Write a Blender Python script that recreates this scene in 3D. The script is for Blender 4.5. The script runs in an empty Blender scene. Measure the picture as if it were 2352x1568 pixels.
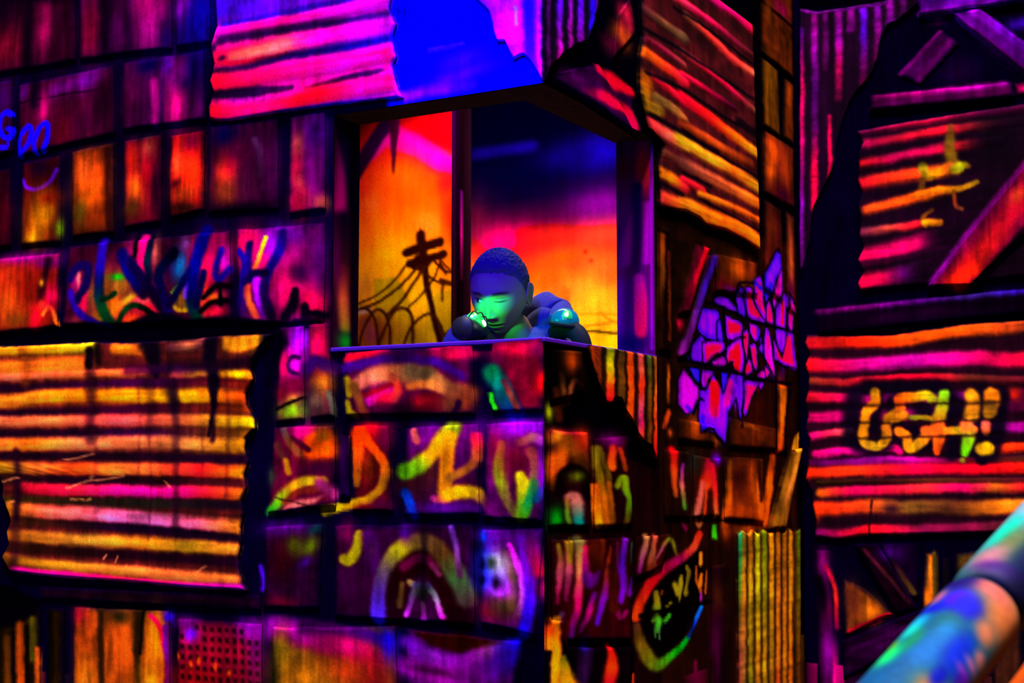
import bpy, bmesh, math, random
import numpy as np
from mathutils import Vector, Matrix

random.seed(4)
rng = np.random.default_rng(7)
scene = bpy.context.scene
COL = scene.collection

# ------------------------------------------------------------------ camera
W_PX, H_PX, F_PX = 2352.0, 1568.0, 3151.0          # photograph frame, focal length in pixels
TILT = math.atan(276.0 / F_PX)                      # camera looks slightly up
EYE = np.array([0.0, 0.0, 1.5])
cam_data = bpy.data.cameras.new('camera')
cam = bpy.data.objects.new('camera', cam_data)
COL.objects.link(cam)
cam.location = EYE
cam.rotation_euler = (math.pi / 2 + TILT, 0, 0)
cam_data.sensor_width = 36.0
cam_data.lens = 36.0 * F_PX / W_PX
cam_data.clip_start = 0.05
cam_data.dof.use_dof = True
cam_data.dof.focus_distance = 3.35
cam_data.dof.aperture_fstop = 5.6
scene.camera = cam

# ------------------------------------------------------------------ view, world
scene.view_settings.view_transform = 'Standard'
scene.view_settings.look = 'None'
scene.view_settings.gamma = 1.0
scene.view_settings.use_curve_mapping = False
scene.view_settings.exposure = 0.0
world = bpy.data.worlds.new('dark_arena')
scene.world = world
world.use_nodes = True
bg = world.node_tree.nodes['Background']
bg.inputs[0].default_value = (0.05, 0.02, 0.35, 1)
bg.inputs[1].default_value = 0.03

# ------------------------------------------------------------------ lights
def area_light(name, loc, target, size, power, color, spread=math.pi, size_y=None):
    d = bpy.data.lights.new(name, 'AREA')
    d.size = size
    if size_y:
        d.shape = 'RECTANGLE'; d.size_y = size_y
    d.energy = power; d.color = color; d.spread = spread
    o = bpy.data.objects.new(name, d); COL.objects.link(o)
    o.location = loc
    o.rotation_euler = (Vector(target) - Vector(loc)).to_track_quat('-Z', 'Y').to_euler()
    return o

def spot_light(name, loc, target, angle, power, color, radius=0.05, blend=0.6):
    d = bpy.data.lights.new(name, 'SPOT')
    d.energy = power; d.color = color; d.spot_size = angle; d.spot_blend = blend
    d.shadow_soft_size = radius
    o = bpy.data.objects.new(name, d); COL.objects.link(o)
    o.location = loc
    o.rotation_euler = (Vector(target) - Vector(loc)).to_track_quat('-Z', 'Y').to_euler()
    return o

# added white fill standing in for paint fluorescence: falls steeply on all three murals
area_light('paint_glow_fill', (-1.35, -1.74, 18.0), (0.0, 3.3, 1.9), 2.2, 8600, (1.0, 0.98, 0.97))
area_light('paint_glow_fill', (3.83, -0.31, 18.0), (0.4, 3.4, 1.9), 2.2, 5600, (1.0, 0.98, 0.97))
# deep blue blacklight cannons from the hall, low and frontal
area_light('blue_lamp', (-2.2, -0.4, 3.2), (0.1, 3.4, 1.9), 0.5, 60, (0.0, 0.0, 1.0))
spot_light('blue_spot', (-0.62, 1.6, 3.42), (-0.02, 3.55, 2.02), math.radians(15), 620, (0.015, 0.0, 1.0), 0.05, 0.7)
# blue spotlight hung close to the tower's top edge
spot_light('blue_spot', (-0.32, 2.25, 3.25), (-0.02, 3.2, 2.52), math.radians(64), 95, (0.0, 0.0, 1.0), 0.04, 1.0)
# unseen fill added under the tower roof to brighten the painted sky
SKY_FILL_W = 20

# ------------------------------------------------------------------ geometry of the place
cT, sT = math.cos(TILT), math.sin(TILT)
def ray(px, py):
    x = np.asarray(px, float) - W_PX / 2
    y = -(np.asarray(py, float) - H_PX / 2)
    return np.stack([x, F_PX * cT - y * sT, F_PX * sT + y * cT], -1)
def pt(px, py, depth):
    """a surveyed point: its direction from the tripod and its distance (m) into the hall"""
    r = ray(px, py)
    return EYE + r * (depth / r[..., 1:2])
ang = math.atan(1794.0 / math.hypot(F_PX, 276.0))
dB = np.array([math.sin(ang), math.cos(ang), 0.0])       # along the tower's right face, away
dA = np.array([-math.cos(ang), math.sin(ang), 0.0])      # along the tower's left face, away
K = pt(1249.0, 774.0, 3.2); K = np.array([K[0], K[1], 0.0])   # tower corner on the ground
def on_plane(px, py, O, n):
    r = ray(px, py)
    t = ((O - EYE) @ n) / (r @ n)
    return EYE + r * t[..., None]
cornerC = on_plane(np.array([1836.0]), np.array([784.0]), K, -dA)[0]
LB = float((cornerC - K) @ dB)                            # where the right face meets the far wall
print('LB', LB, 'K', K)

# ------------------------------------------------------------------ painting helpers
def value_noise(shape, cx, cy, seed):
    r = np.random.default_rng(seed)
    gh, gw = int(shape[0] / cy) + 3, int(shape[1] / cx) + 3
    g = r.random((gh, gw))
    y = np.arange(shape[0]) / cy; x = np.arange(shape[1]) / cx
    y0 = y.astype(int); x0 = x.astype(int)
    fy = (y - y0)[:, None]; fx = (x - x0)[None, :]
    fy = fy * fy * (3 - 2 * fy); fx = fx * fx * (3 - 2 * fx)
    a = g[y0][:, x0]; b = g[y0][:, x0 + 1]; c = g[y0 + 1][:, x0]; d = g[y0 + 1][:, x0 + 1]
    return (a * (1 - fx) + b * fx) * (1 - fy) + (c * (1 - fx) + d * fx) * fy

def smooth(a, b, x):
    t = np.clip((x - a) / (b - a + 1e-9), 0, 1)
    return t * t * (3 - 2 * t)

def spline(p, n=6):
    p = np.asarray(p, float)
    if len(p) < 3:
        return p
    q = np.vstack([2 * p[0] - p[1], p, 2 * p[-1] - p[-2]])
    out = []
    t = np.linspace(0, 1, n, endpoint=False)[:, None]
    for i in range(1, len(q) - 2):
        a, b, c, d = q[i - 1], q[i], q[i + 1], q[i + 2]
        out.append(0.5 * (2 * b + (c - a) * t + (2 * a - 5 * b + 4 * c - d) * t ** 2 + (3 * b - a - 3 * c + d) * t ** 3))
    out.append(p[-1:])
    return np.vstack(out)

def lin(c, gain=1.0, gam=1.0):
    c = np.clip(gain * (np.clip(np.asarray(c, float), 0, 255) / 255.0) ** gam, 0, 1)
    return np.where(c <= 0.04045, c / 12.92, ((c + 0.055) / 1.055) ** 2.4)

PIGMENT = (1.28, 1.42)      # strength and density of the fluorescent paint

class Mural:
    """paint carried by one flat wall; the canvas lives in wall metres (s along, z up)"""
    def __init__(self, O, e, n, s0, s1, z0, z1, ru, rv, base):
        self.O = np.array([O[0], O[1], 0.0]); self.e = np.asarray(e, float); self.n = np.asarray(n, float)
        self.s0, self.s1, self.z0, self.z1, self.ru, self.rv = s0, s1, z0, z1, ru, rv
        self.w, self.h = int((s1 - s0) * ru) + 2, int((z1 - z0) * rv) + 2
        self.rgb = np.empty((self.h, self.w, 3)); self.rgb[:] = base
        self.hgt = np.zeros((self.h, self.w))
        self.base = np.array(base, float); self.pig = PIGMENT
        self.nv = value_noise((self.h, self.w), 5, 60, 1) * .6 + value_noise((self.h, self.w), 14, 90, 2) * .4 - .5
        self.nh = value_noise((self.h, self.w), 60, 5, 3) * .6 + value_noise((self.h, self.w), 90, 14, 4) * .4 - .5
        self.nb = value_noise((self.h, self.w), 18, 18, 5) * .6 + value_noise((self.h, self.w), 7, 7, 6) * .4 - .5
    def uv(self, p):
        p = np.asarray(p, float)
        X = on_plane(p[..., 0], p[..., 1], self.O + np.array([0, 0, 1.0]), self.n)
        return np.stack([(X - self.O) @ self.e, X[..., 2]], -1)
    def c(self, p):
        q = self.uv(p)
        return np.stack([(q[..., 0] - self.s0) * self.ru, (self.z1 - q[..., 1]) * self.rv], -1)
    def _box(self, q, m):
        x0 = max(int(q[:, 0].min() - m), 0); x1 = min(int(q[:, 0].max() + m) + 2, self.w)
        y0 = max(int(q[:, 1].min() - m), 0); y1 = min(int(q[:, 1].max() + m) + 2, self.h)
        if x1 <= x0 or y1 <= y0:
            return None
        yy, xx = np.mgrid[y0:y1, x0:x1]
        return (slice(y0, y1), slice(x0, x1)), xx.astype(float), yy.astype(float)
    def _mix(self, sl, m, col):
        m = m[..., None]
        self.rgb[sl] = self.rgb[sl] * (1 - m) + np.asarray(col, float) * m
    def S(self, pts, w, cols, soft=.45, a=1., curve=True, h=0., fade=0.):
        """brush stroke: width (photo px), colours blended along its length"""
        q = self.c(np.asarray(pts, float))
        if curve: q = spline(q)
        cols = np.atleast_2d(np.asarray(cols, float))
        ws = np.atleast_1d(np.asarray(w, float)) * .5
        L = np.r_[0, np.cumsum(np.hypot(*np.diff(q, axis=0).T))]; tot = max(L[-1], 1e-6)
        b = self._box(q, ws.max() * (1 + soft) + 2)
        if b is None: return
        sl, X, Y = b
        best = np.full(X.shape, 1e9); st = np.zeros(X.shape)
        for i in range(len(q) - 1):
            d = q[i + 1] - q[i]; l2 = d @ d + 1e-9
            t = np.clip(((X - q[i, 0]) * d[0] + (Y - q[i, 1]) * d[1]) / l2, 0, 1)
            dist = np.hypot(X - q[i, 0] - t * d[0], Y - q[i, 1] - t * d[1])
            k = dist < best
            best[k] = dist[k]; st[k] = ((L[i] + t * math.sqrt(l2)) / tot)[k]
        half = np.interp(st, np.linspace(0, 1, len(ws)), ws) / 2 if len(ws) > 1 else ws[0] / 2
        m = a * (1 - smooth(half * (1 - soft), half * (1 + soft) + .7, best))
        if fade: m = m * smooth(0, fade, 1 - st)
        if len(cols) > 1:
            x = np.linspace(0, 1, len(cols))
            col = np.stack([np.interp(st, x, cols[:, k]) for k in range(3)], -1)
        else:
            col = cols[0]
        self._mix(sl, m, col)
        if h:
            self.hgt[sl] = np.maximum(self.hgt[sl], h * np.clip(1 - (best / (half * 1.25)) ** 2, 0, 1))
    def P(self, pts, col, soft=5., a=1., curve=False, streak=None, amp=.5):
        q = self.c(np.asarray(pts, float))
        if curve: q = spline(np.vstack([q, q[:1]]))[:-1]
        b = self._box(q, soft + 3)
        if b is None: return
        sl, X, Y = b
        inside = np.zeros(X.shape, bool); dist = np.full(X.shape, 1e9)
        n = len(q)
        for i in range(n):
            p0, p1 = q[i], q[(i + 1) % n]
            c = ((p0[1] > Y) != (p1[1] > Y)) & (X < (p1[0] - p0[0]) * (Y - p0[1]) / (p1[1] - p0[1] + 1e-12) + p0[0])
            inside ^= c
            d = p1 - p0; l2 = d @ d + 1e-9
            t = np.clip(((X - p0[0]) * d[0] + (Y - p0[1]) * d[1]) / l2, 0, 1)
            dist = np.minimum(dist, np.hypot(X - p0[0] - t * d[0], Y - p0[1] - t * d[1]))
        sd = np.where(inside, dist, -dist); s = soft * .5
        m = a * smooth(-s * .25 - .4, s + .4, sd)
        col = np.asarray(col, float)
        if streak:
            f = {'v': self.nv, 'h': self.nh, 'b': self.nb}[streak][sl]
            col = np.clip(col * (1 + 2 * amp * f)[..., None], 0, 255)
        self._mix(sl, m, col)
    def begin(self):
        """mask: paint that follows stays on the sheet closed by end()"""
        self._keep = self.rgb.copy(), self.hgt.copy()
    def end(self, poly):
        old, oldh = self._keep
        new, newh = self.rgb, self.hgt
        self.rgb = np.zeros_like(new); self.P(poly, (255, 255, 255), 2.5)
        m = self.rgb[..., :1] / 255.
        self.rgb = old * (1 - m) + new * m; self.hgt = oldh * (1 - m[..., 0]) + newh * m[..., 0]
    def G(self, x, y, rx, ry, col, a=1., rot=0.):
        """soft spray blob"""
        q = self.c(np.array([[x, y]], float))
        rx, ry = rx * .5, ry * .5
        b = self._box(q, 2.2 * max(rx, ry))
        if b is None: return
        sl, X, Y = b
        r = math.radians(rot); dx, dy = X - q[0, 0], Y - q[0, 1]
        u = (dx * math.cos(r) + dy * math.sin(r)) / rx; v = (-dx * math.sin(r) + dy * math.cos(r)) / ry
        self._mix(sl, a * np.exp(-(u * u + v * v) * 0.9), col)
    def V(self, stops, x0, x1):
        """vertical colour ramp between two photo columns, stops (photo y, colour)"""
        q = self.c(np.array([[x0, stops[0][0]], [x1, stops[0][0]], [x0, stops[-1][0]], [x1, stops[-1][0]]], float))
        b = self._box(q, 0)
        if b is None: return
        sl, X, Y = b
        xm = (x0 + x1) / 2
        ys = self.c(np.array([[xm, s[0]] for s in stops], float))[:, 1]
        cs = np.array([s[1] for s in stops], float)
        self.rgb[sl] = np.stack([np.interp(Y, ys, cs[:, k]) for k in range(3)], -1)
    def finish(self, warp=.85, depth=.30):
        """the unsteady hand and the dry-brush grain of sprayed paint"""
        sh = (self.h, self.w)
        yy, xx = np.mgrid[0:self.h, 0:self.w].astype(float)
        wx = (value_noise(sh, 13, 13, 21) - .5) * 2 * warp + (value_noise(sh, 4, 4, 22) - .5) * 1.3 * warp
        wy = (value_noise(sh, 13, 13, 23) - .5) * 2 * warp + (value_noise(sh, 4, 4, 24) - .5) * 1.3 * warp
        X = np.clip(xx + wx, 0, self.w - 1.01); Y = np.clip(yy + wy, 0, self.h - 1.01)
        i, j = Y.astype(int), X.astype(int); fy, fx = (Y - i)[..., None], (X - j)[..., None]
        A_ = self.rgb
        new = (A_[i, j] * (1 - fx) + A_[i, j + 1] * fx) * (1 - fy) + (A_[i + 1, j] * (1 - fx) + A_[i + 1, j + 1] * fx) * fy
        fine = value_noise(sh, 3, 3, 31) * .2 + value_noise(sh, 10, 10, 32) * .35 + value_noise(sh, 30, 30, 33) * .45 - .5
        vs = value_noise(sh, 3, 26, 34) * .5 + value_noise(sh, 7, 50, 35) * .5 - .5
        hs = value_noise(sh, 30, 3, 36) * .5 + value_noise(sh, 60, 6, 37) * .5 - .5
        band_ = np.clip(self.hgt * 4, 0, 1)
        tex = fine * .9 + (vs * (1 - band_) + (hs * .8 + vs * .35) * band_) * .9
        self.rgb = np.clip(new * (1 + 2 * depth * tex)[..., None], 0, 255)
    def sample(self, s, z, what='rgb'):
        x = (s - self.s0) * self.ru; y = (self.z1 - z) * self.rv
        inside = (x >= 0) & (x <= self.w - 1) & (y >= 0) & (y <= self.h - 1)
        x = np.clip(x, 0, self.w - 1.001); y = np.clip(y, 0, self.h - 1.001)
        i, j = y.astype(int), x.astype(int); fy, fx = y - i, x - j
        A = self.rgb if what == 'rgb' else self.hgt
        if A.ndim == 3: fy, fx = fy[..., None], fx[..., None]
        v = (A[i, j] * (1 - fx) + A[i, j + 1] * fx) * (1 - fy) + (A[i + 1, j] * (1 - fx) + A[i + 1, j + 1] * fx) * fy
        if A.ndim == 3:
            v = np.where(inside[..., None], v, self.base)
        return v
    def at(self, s, z, h):
        return self.O + s[..., None] * self.e + h[..., None] * self.n + np.stack([0 * z, 0 * z, z], -1)

def px_per_m(O, e, n, px, py):
    m = Mural.__new__(Mural); m.O = np.array([O[0], O[1], 0.]); m.e = np.asarray(e); m.n = np.asarray(n)
    q = m.uv(np.array([[px, py], [px + 10, py], [px, py + 10]], float))
    return 10 / abs(q[1, 0] - q[0, 0]), 10 / abs(q[2, 1] - q[0, 1])

def make_mural(O, e, n, pxl, pxr, pyt, pyb, ref, base, q=.5):
    a, b = px_per_m(O, e, n, *ref)
    m = Mural.__new__(Mural); m.O = np.array([O[0], O[1], 0.]); m.e = np.asarray(e, float); m.n = np.asarray(n, float)
    c = m.uv(np.array([[pxl, pyt], [pxr, pyt], [pxl, pyb], [pxr, pyb]], float))
    return Mural(O, e, n, c[:, 0].min(), c[:, 0].max(), c[:, 1].min(), c[:, 1].max(), a * q, b * q, base)

# ------------------------------------------------------------------ materials
def paint_material(name, rough=.9, spec=0., bump=.1, scale=260., grain=.16):
    """sprayed paint: colour from the painted layer, fine speckle and relief from noise"""
    m = bpy.data.materials.new(name); m.use_nodes = True
    nt = m.node_tree; b = nt.nodes['Principled BSDF']
    at = nt.nodes.new('ShaderNodeAttribute'); at.attribute_name = 'paint'
    tc = nt.nodes.new('ShaderNodeTexCoord')
    nz = nt.nodes.new('ShaderNodeTexNoise'); nz.inputs['Scale'].default_value = scale; nz.inputs['Detail'].default_value = 2
    nt.links.new(tc.outputs['Object'], nz.inputs['Vector'])
    mr = nt.nodes.new('ShaderNodeMapRange')
    mr.inputs['From Min'].default_value = .3; mr.inputs['From Max'].default_value = .7
    mr.inputs['To Min'].default_value = 1 - grain * 1.6; mr.inputs['To Max'].default_value = 1 + grain
    nt.links.new(nz.outputs['Fac'], mr.inputs['Value'])
    mx = nt.nodes.new('ShaderNodeVectorMath'); mx.operation = 'SCALE'
    nt.links.new(at.outputs['Color'], mx.inputs[0]); nt.links.new(mr.outputs['Result'], mx.inputs['Scale'])
    nt.links.new(mx.outputs['Vector'], b.inputs['Base Color'])
    bp = nt.nodes.new('ShaderNodeBump'); bp.inputs['Strength'].default_value = bump; bp.inputs['Distance'].default_value = .0006
    nt.links.new(nz.outputs['Fac'], bp.inputs['Height']); nt.links.new(bp.outputs['Normal'], b.inputs['Normal'])
    b.inputs['Roughness'].default_value = rough; b.inputs['Specular IOR Level'].default_value = spec
    return m

def plain_material(name, color, rough=.6, spec=.3, metallic=0., emit=None, strength=0., noise=0., nscale=60., trans=0.):
    m = bpy.data.materials.new(name); m.use_nodes = True
    nt = m.node_tree; b = nt.nodes['Principled BSDF']
    b.inputs['Base Color'].default_value = (*color, 1)
    if noise:
        nz = nt.nodes.new('ShaderNodeTexNoise'); nz.inputs['Scale'].default_value = nscale
        tc = nt.nodes.new('ShaderNodeTexCoord'); nt.links.new(tc.outputs['Object'], nz.inputs['Vector'])
        cr = nt.nodes.new('ShaderNodeMix'); cr.data_type = 'RGBA'
        cr.inputs[6].default_value = (*[c * (1 - noise) for c in color], 1)
        cr.inputs[7].default_value = (*[min(1, c * (1 + noise)) for c in color], 1)
        nt.links.new(nz.outputs['Fac'], cr.inputs[0]); nt.links.new(cr.outputs[2], b.inputs['Base Color'])
    b.inputs['Roughness'].default_value = rough; b.inputs['Specular IOR Level'].default_value = spec
    b.inputs['Metallic'].default_value = metallic
    if trans:
        b.inputs['Transmission Weight'].default_value = trans
    if emit:
        b.inputs['Emission Color'].default_value = (*emit, 1); b.inputs['Emission Strength'].default_value = strength
    return m

M_WALL = paint_material('mural_board_paint')
M_TILE = paint_material('painted_tile')
M_SHEET = paint_material('painted_corrugated_metal', rough=.85, spec=.01)
M_WOOD = paint_material('painted_timber', rough=.65)

# ------------------------------------------------------------------ mesh helpers
def mesh_obj(name, V, F, mat, parent=None, cols=None, smooth_shade=True):
    me = bpy.data.meshes.new(name)
    V = np.asarray(V, float)
    if isinstance(F, np.ndarray):
        nf, k = F.shape
        me.vertices.add(len(V)); me.vertices.foreach_set('co', V.ravel())
        me.loops.add(nf * k); me.loops.foreach_set('vertex_index', F.ravel().astype(np.int32))
        me.polygons.add(nf)
        me.polygons.foreach_set('loop_start', np.arange(0, nf * k, k, dtype=np.int32))
        me.polygons.foreach_set('loop_total', np.full(nf, k, dtype=np.int32))
        me.update(calc_edges=True)
    else:
        me.from_pydata(V.tolist(), [], F); me.update()
    if smooth_shade:
        me.polygons.foreach_set('use_smooth', np.ones(len(me.polygons), bool))
    if cols is not None:
        at = me.color_attributes.new('paint', 'FLOAT_COLOR', 'POINT')
        at.data.foreach_set('color', np.c_[cols, np.ones(len(cols))].astype(np.float32).ravel())
    if mat: me.materials.append(mat)
    o = bpy.data.objects.new(name, me); COL.objects.link(o)
    if parent is not None: o.parent = parent
    return o

def grid_faces(n, m, off=0):
    """quads of an n x m vertex grid (rows n)"""
    i, j = np.mgrid[0:n - 1, 0:m - 1]
    a = i * m + j + off
    return np.stack([a, a + m, a + m + 1, a + 1], -1).reshape(-1, 4)

def tag(o, label=None, cat=None, group=None, kind=None):
    if label: o['label'] = label
    if cat: o['category'] = cat
    if group: o['group'] = group
    if kind: o['kind'] = kind
    return o

def empty(name, loc, parent=None):
    o = bpy.data.objects.new(name, None); COL.objects.link(o); o.location = loc
    o.empty_display_size = .1
    if parent: o.parent = parent
    return o

def box_vf(lo, hi, base=0):
    x0, y0, z0 = lo; x1, y1, z1 = hi
    V = [(x0, y0, z0), (x1, y0, z0), (x1, y1, z0), (x0, y1, z0), (x0, y0, z1), (x1, y0, z1), (x1, y1, z1), (x0, y1, z1)]
    F = [(0, 3, 2, 1), (4, 5, 6, 7), (0, 1, 5, 4), (1, 2, 6, 5), (2, 3, 7, 6), (3, 0, 4, 7)]
    return V, F

PIECES = []
def resample(q, n, axis):
    q = np.asarray(q, float)
    d = np.abs(np.diff(q, axis=0)); L = np.r_[0, np.cumsum(d[:, axis] + .15 * d[:, 1 - axis] + 1e-6)]
    t = np.linspace(0, L[-1], n)
    return np.stack([np.interp(t, L, q[:, 0]), np.interp(t, L, q[:, 1])], -1)

def patch(mu, name, top, right, bottom, left, mat, proud=.010, amp=0., step=3.4, label=None, wob=0., rough=.0008, edge=2):
    PIECES.append(dict(mu=mu, name=name, e=(top, right, bottom, left), mat=mat, proud=proud, amp=amp, step=step, label=label, wob=wob, rough=rough, edge=edge))

def build_patch(p, parent, idx):
    mu = p['mu']; T, R, B, Lf = [np.asarray(x, float) for x in p['e']]
    lw = max(np.hypot(*(T[-1] - T[0])), np.hypot(*(B[-1] - B[0])))
    lh = max(np.hypot(*(Lf[-1] - Lf[0])), np.hypot(*(R[-1] - R[0])))
    m = int(np.clip(lw / p['step'], 6, 260)); n = int(np.clip(lh / p['step'], 6, 260))
    Tq, Bq = [resample(mu.uv(x), m, 0) for x in (T, B)]
    Lq, Rq = [resample(mu.uv(x), n, 1) for x in (Lf, R)]
    u = np.linspace(0, 1, m)[None, :, None]; v = np.linspace(0, 1, n)[:, None, None]
    c00, c10, c01, c11 = (Tq[0] + Lq[0]) / 2, (Tq[-1] + Rq[0]) / 2, (Bq[0] + Lq[-1]) / 2, (Bq[-1] + Rq[-1]) / 2
    Q = ((1 - v) * Tq[None] + v * Bq[None] + (1 - u) * Lq[:, None] + u * Rq[:, None]
         - ((1 - u) * (1 - v) * c00 + u * (1 - v) * c10 + (1 - u) * v * c01 + u * v * c11))
    r = np.random.default_rng(100 + idx)
    if p['wob']:
        nx = value_noise((n, m), 12, 12, idx + 11) - .5; ny = value_noise((n, m), 12, 12, idx + 57) - .5
        Q[..., 0] += nx * p['wob'] * .001 * 2; Q[..., 1] += ny * p['wob'] * .001 * 2
    s, z = Q[..., 0], Q[..., 1]
    ii, jj = np.mgrid[0:n, 0:m]
    ed = np.minimum(np.minimum(ii, n - 1 - ii), np.minimum(jj, m - 1 - jj)) / p['edge']
    prof = 1 - .35 * np.clip(1 - ed, 0, 1) ** 2
    hgt = p['proud'] * prof + p['amp'] * mu.sample(s, z, 'h') * np.clip(ed, .35, 1) + p['rough'] * (value_noise((n, m), 9, 9, idx) - .5)
    V = mu.at(s, z, hgt).reshape(-1, 3)
    C = lin(mu.sample(s, z), *mu.pig).reshape(-1, 3)
    F = grid_faces(n, m)
    ring = np.r_[np.arange(m), np.arange(1, n) * m + m - 1, (n - 1) * m + np.arange(m - 2, -1, -1), np.arange(n - 2, 0, -1) * m]
    sk = mu.at(s.ravel()[ring], z.ravel()[ring], np.full(len(ring), -.003))
    base = len(V); k = len(ring); i = np.arange(k); j = (i + 1) % k
    V = np.vstack([V, V[ring], sk]); C = np.vstack([C, np.repeat(C[ring][None] * .35, 2, 0).reshape(-1, 3)])
    SF = np.stack([base + i, base + j, base + k + j, base + k + i], -1)
    F = np.vstack([F, SF])
    # make the front face outwards whatever the wall's direction of travel
    a, b, c = V[F[0, 0]], V[F[0, 1]], V[F[0, 2]]
    if np.cross(b - a, c - a) @ mu.n < 0: F = F[:, ::-1]
    o = mesh_obj(p['name'], V, np.ascontiguousarray(F), p['mat'], parent, C)
    if p['label']: o['label'] = p['label']
    return o

def quad_piece(mu, name, TL, TR, BR, BL, mat=None, proud=.010, amp=0., label=None, wob=2.2, step=3.4):
    patch(mu, name, [TL, TR], [TR, BR], [BL, BR], [TL, BL], mat or M_TILE, proud, amp, step, label, wob)

def tile(mu, TL, TR, BR, BL, base, streak='v', amp=.45, soft=13, name='tile', proud=.007, mat=None, label=None):
    mu.P([TL, TR, BR, BL], base, soft, streak=streak, amp=amp)
    quad_piece(mu, name, TL, TR, BR, BL, mat, proud, 0., label)

def wavy(x0, y0, x1, y1, n, a, ph=0.):
    """a scalloped side edge of a corrugated sheet, top to bottom"""
    t = np.linspace(0, 1, n * 6 + 1)
    return np.stack([x0 + (x1 - x0) * t + a * np.sin(2 * math.pi * n * t + ph), y0 + (y1 - y0) * t], -1)
# ================================================================== LEFT WALL (tower's left face)
NAVY = (9, 0, 42)
A = make_mural(K, -dA, -dB, -330, 1249, -170, 1720, (700, 700), NAVY)

# ---- roof-tile rows, top left
tile(A, (-150, -70), (176, -110), (177, 140), (-150, 196), (58, 0, 38), label='dark maroon tile')
A.G(18, 110, 55, 60, (120, 8, 45)); A.G(105, 62, 26, 78, (165, 8, 92)); A.S([(70, 0), (66, 150)], 26, (18, 0, 26), .9, .8)
A.G(145, 100, 24, 70, (62, 0, 38)); A.G(10, 20, 50, 40, (25, 0, 25)); A.P([(-160, -120), (190, -130), (180, 8), (60, 14), (-160, 25)], (12, 0, 22), 26, .8)
tile(A, (186, -110), (396, -110), (396, 112), (186, 138), (62, 0, 52))
A.G(212, 70, 32, 80, (128, 4, 56)); A.S([(248, -40), (246, 130)], 30, (20, 0, 30), .9, .85); A.G(272, 75, 22, 50, (92, 0, 84))
A.S([(303, -20), (300, 112)], 18, (30, 0, 45), .9, .7); A.G(352, 45, 36, 82, (172, 6, 130)); A.G(340, 5, 34, 40, (170, 0, 110)); A.G(385, 90, 18, 40, (40, 0, 90))
tile(A, (404, -110), (487, -120), (484, 98), (406, 108), (44, 0, 100))
A.G(424, 22, 24, 44, (150, 6, 150)); A.G(455, 60, 40, 60, (16, 0, 120)); A.G(470, 10, 24, 60, (18, 0, 140))

tile(A, (-150, 212), (32, 186), (32, 348), (-150, 398), (62, 0, 44))
A.G(12, 230, 22, 50, (70, 0, 90))
tile(A, (46, 196), (264, 152), (266, 306), (46, 360), (74, 2, 44))
A.G(140, 205, 44, 22, (110, 0, 110), 1, -12); A.G(205, 186, 40, 26, (120, 0, 140), 1, -14); A.G(60, 214, 12, 22, (92, 0, 110)); A.S([(86, 190), (82, 240)], 22, (16, 0, 34), .9, .8)
A.S([(48, 238), (120, 224), (230, 206)], 3, (24, 0, 22), .6, .9); A.G(106, 250, 14, 44, (190, 6, 112)); A.G(150, 300, 30, 44, (96, 2, 30)); A.G(205, 280, 50, 40, (86, 0, 58))
A.G(235, 235, 26, 60, (48, 0, 34))
tile(A, (284, 146), (470, 118), (476, 276), (284, 300), (70, 0, 62))
A.G(300, 230, 26, 70, (84, 0, 60)); A.S([(358, 190), (362, 285)], 18, (150, 4, 108), .8); A.S([(378, 190), (374, 285)], 12, (40, 0, 60), .9, .8)
A.G(408, 235, 24, 70, (220, 6, 130)); A.G(412, 180, 26, 30, (110, 0, 100)); A.G(388, 148, 16, 28, (104, 0, 150)); A.G(345, 150, 30, 20, (14, 0, 78)); A.G(432, 190, 12, 12, (50, 0, 70)); A.G(452, 150, 26, 60, (18, 0, 84))
# blue letters on the tile edge
BL_ = (30, 0, 255)
A.S([(30, 264), (20, 258), (8, 268), (3, 290), (10, 312), (24, 318), (31, 300), (22, 296)], 12, BL_, .3)
A.S([(50, 355), (48, 325), (60, 300), (72, 290), (77, 300), (72, 325), (58, 345), (50, 358)], 12, BL_, .3)
A.S([(85, 352), (82, 330), (92, 300), (106, 285), (114, 292), (112, 320), (102, 346)], 12, BL_, .3)
A.S([(22, 320), (20, 342)], 4, BL_, .3); A.S([(-4, 338), (14, 340)], 12, (50, 0, 240), .4)

tile(A, (-150, 420), (28, 386), (28, 566), (-150, 596), (56, 0, 26)); A.G(10, 500, 26, 60, (80, 4, 26))
tile(A, (54, 376), (142, 356), (142, 556), (52, 562), (70, 4, 16), amp=.3)
A.S([(58, 415), (66, 430), (90, 434), (118, 420), (134, 390)], 9, (104, 0, 190), .6); A.G(95, 385, 30, 26, (34, 0, 40))
A.G(92, 505, 42, 62, (190, 112, 10)); A.G(108, 480, 26, 40, (196, 128, 12)); A.G(78, 548, 24, 20, (220, 150, 14)); A.G(140, 526, 10, 22, (130, 160, 16)); A.G(118, 455, 30, 20, (120, 30, 10))
tile(A, (168, 348), (264, 328), (264, 534), (168, 546), (96, 34, 10), amp=.35)
A.G(212, 412, 44, 58, (230, 96, 18)); A.G(196, 392, 22, 44, (210, 96, 30)); A.G(212, 450, 40, 34, (190, 86, 10)); A.G(188, 490, 20, 34, (92, 72, 14)); A.G(230, 505, 34, 28, (130, 50, 8)); A.S([(250, 345), (252, 530)], 16, (26, 0, 20), .9, .6)
tile(A, (288, 326), (374, 308), (374, 510), (288, 526), (104, 6, 34), amp=.35)
A.G(318, 428, 24, 40, (255, 132, 22)); A.G(345, 345, 18, 26, (150, 78, 54)); A.G(308, 370, 18, 40, (190, 40, 24)); A.G(342, 400, 22, 50, (150, 6, 34)); A.G(305, 480, 26, 28, (80, 44, 14)); A.G(362, 430, 12, 70, (52, 0, 40))
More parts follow.
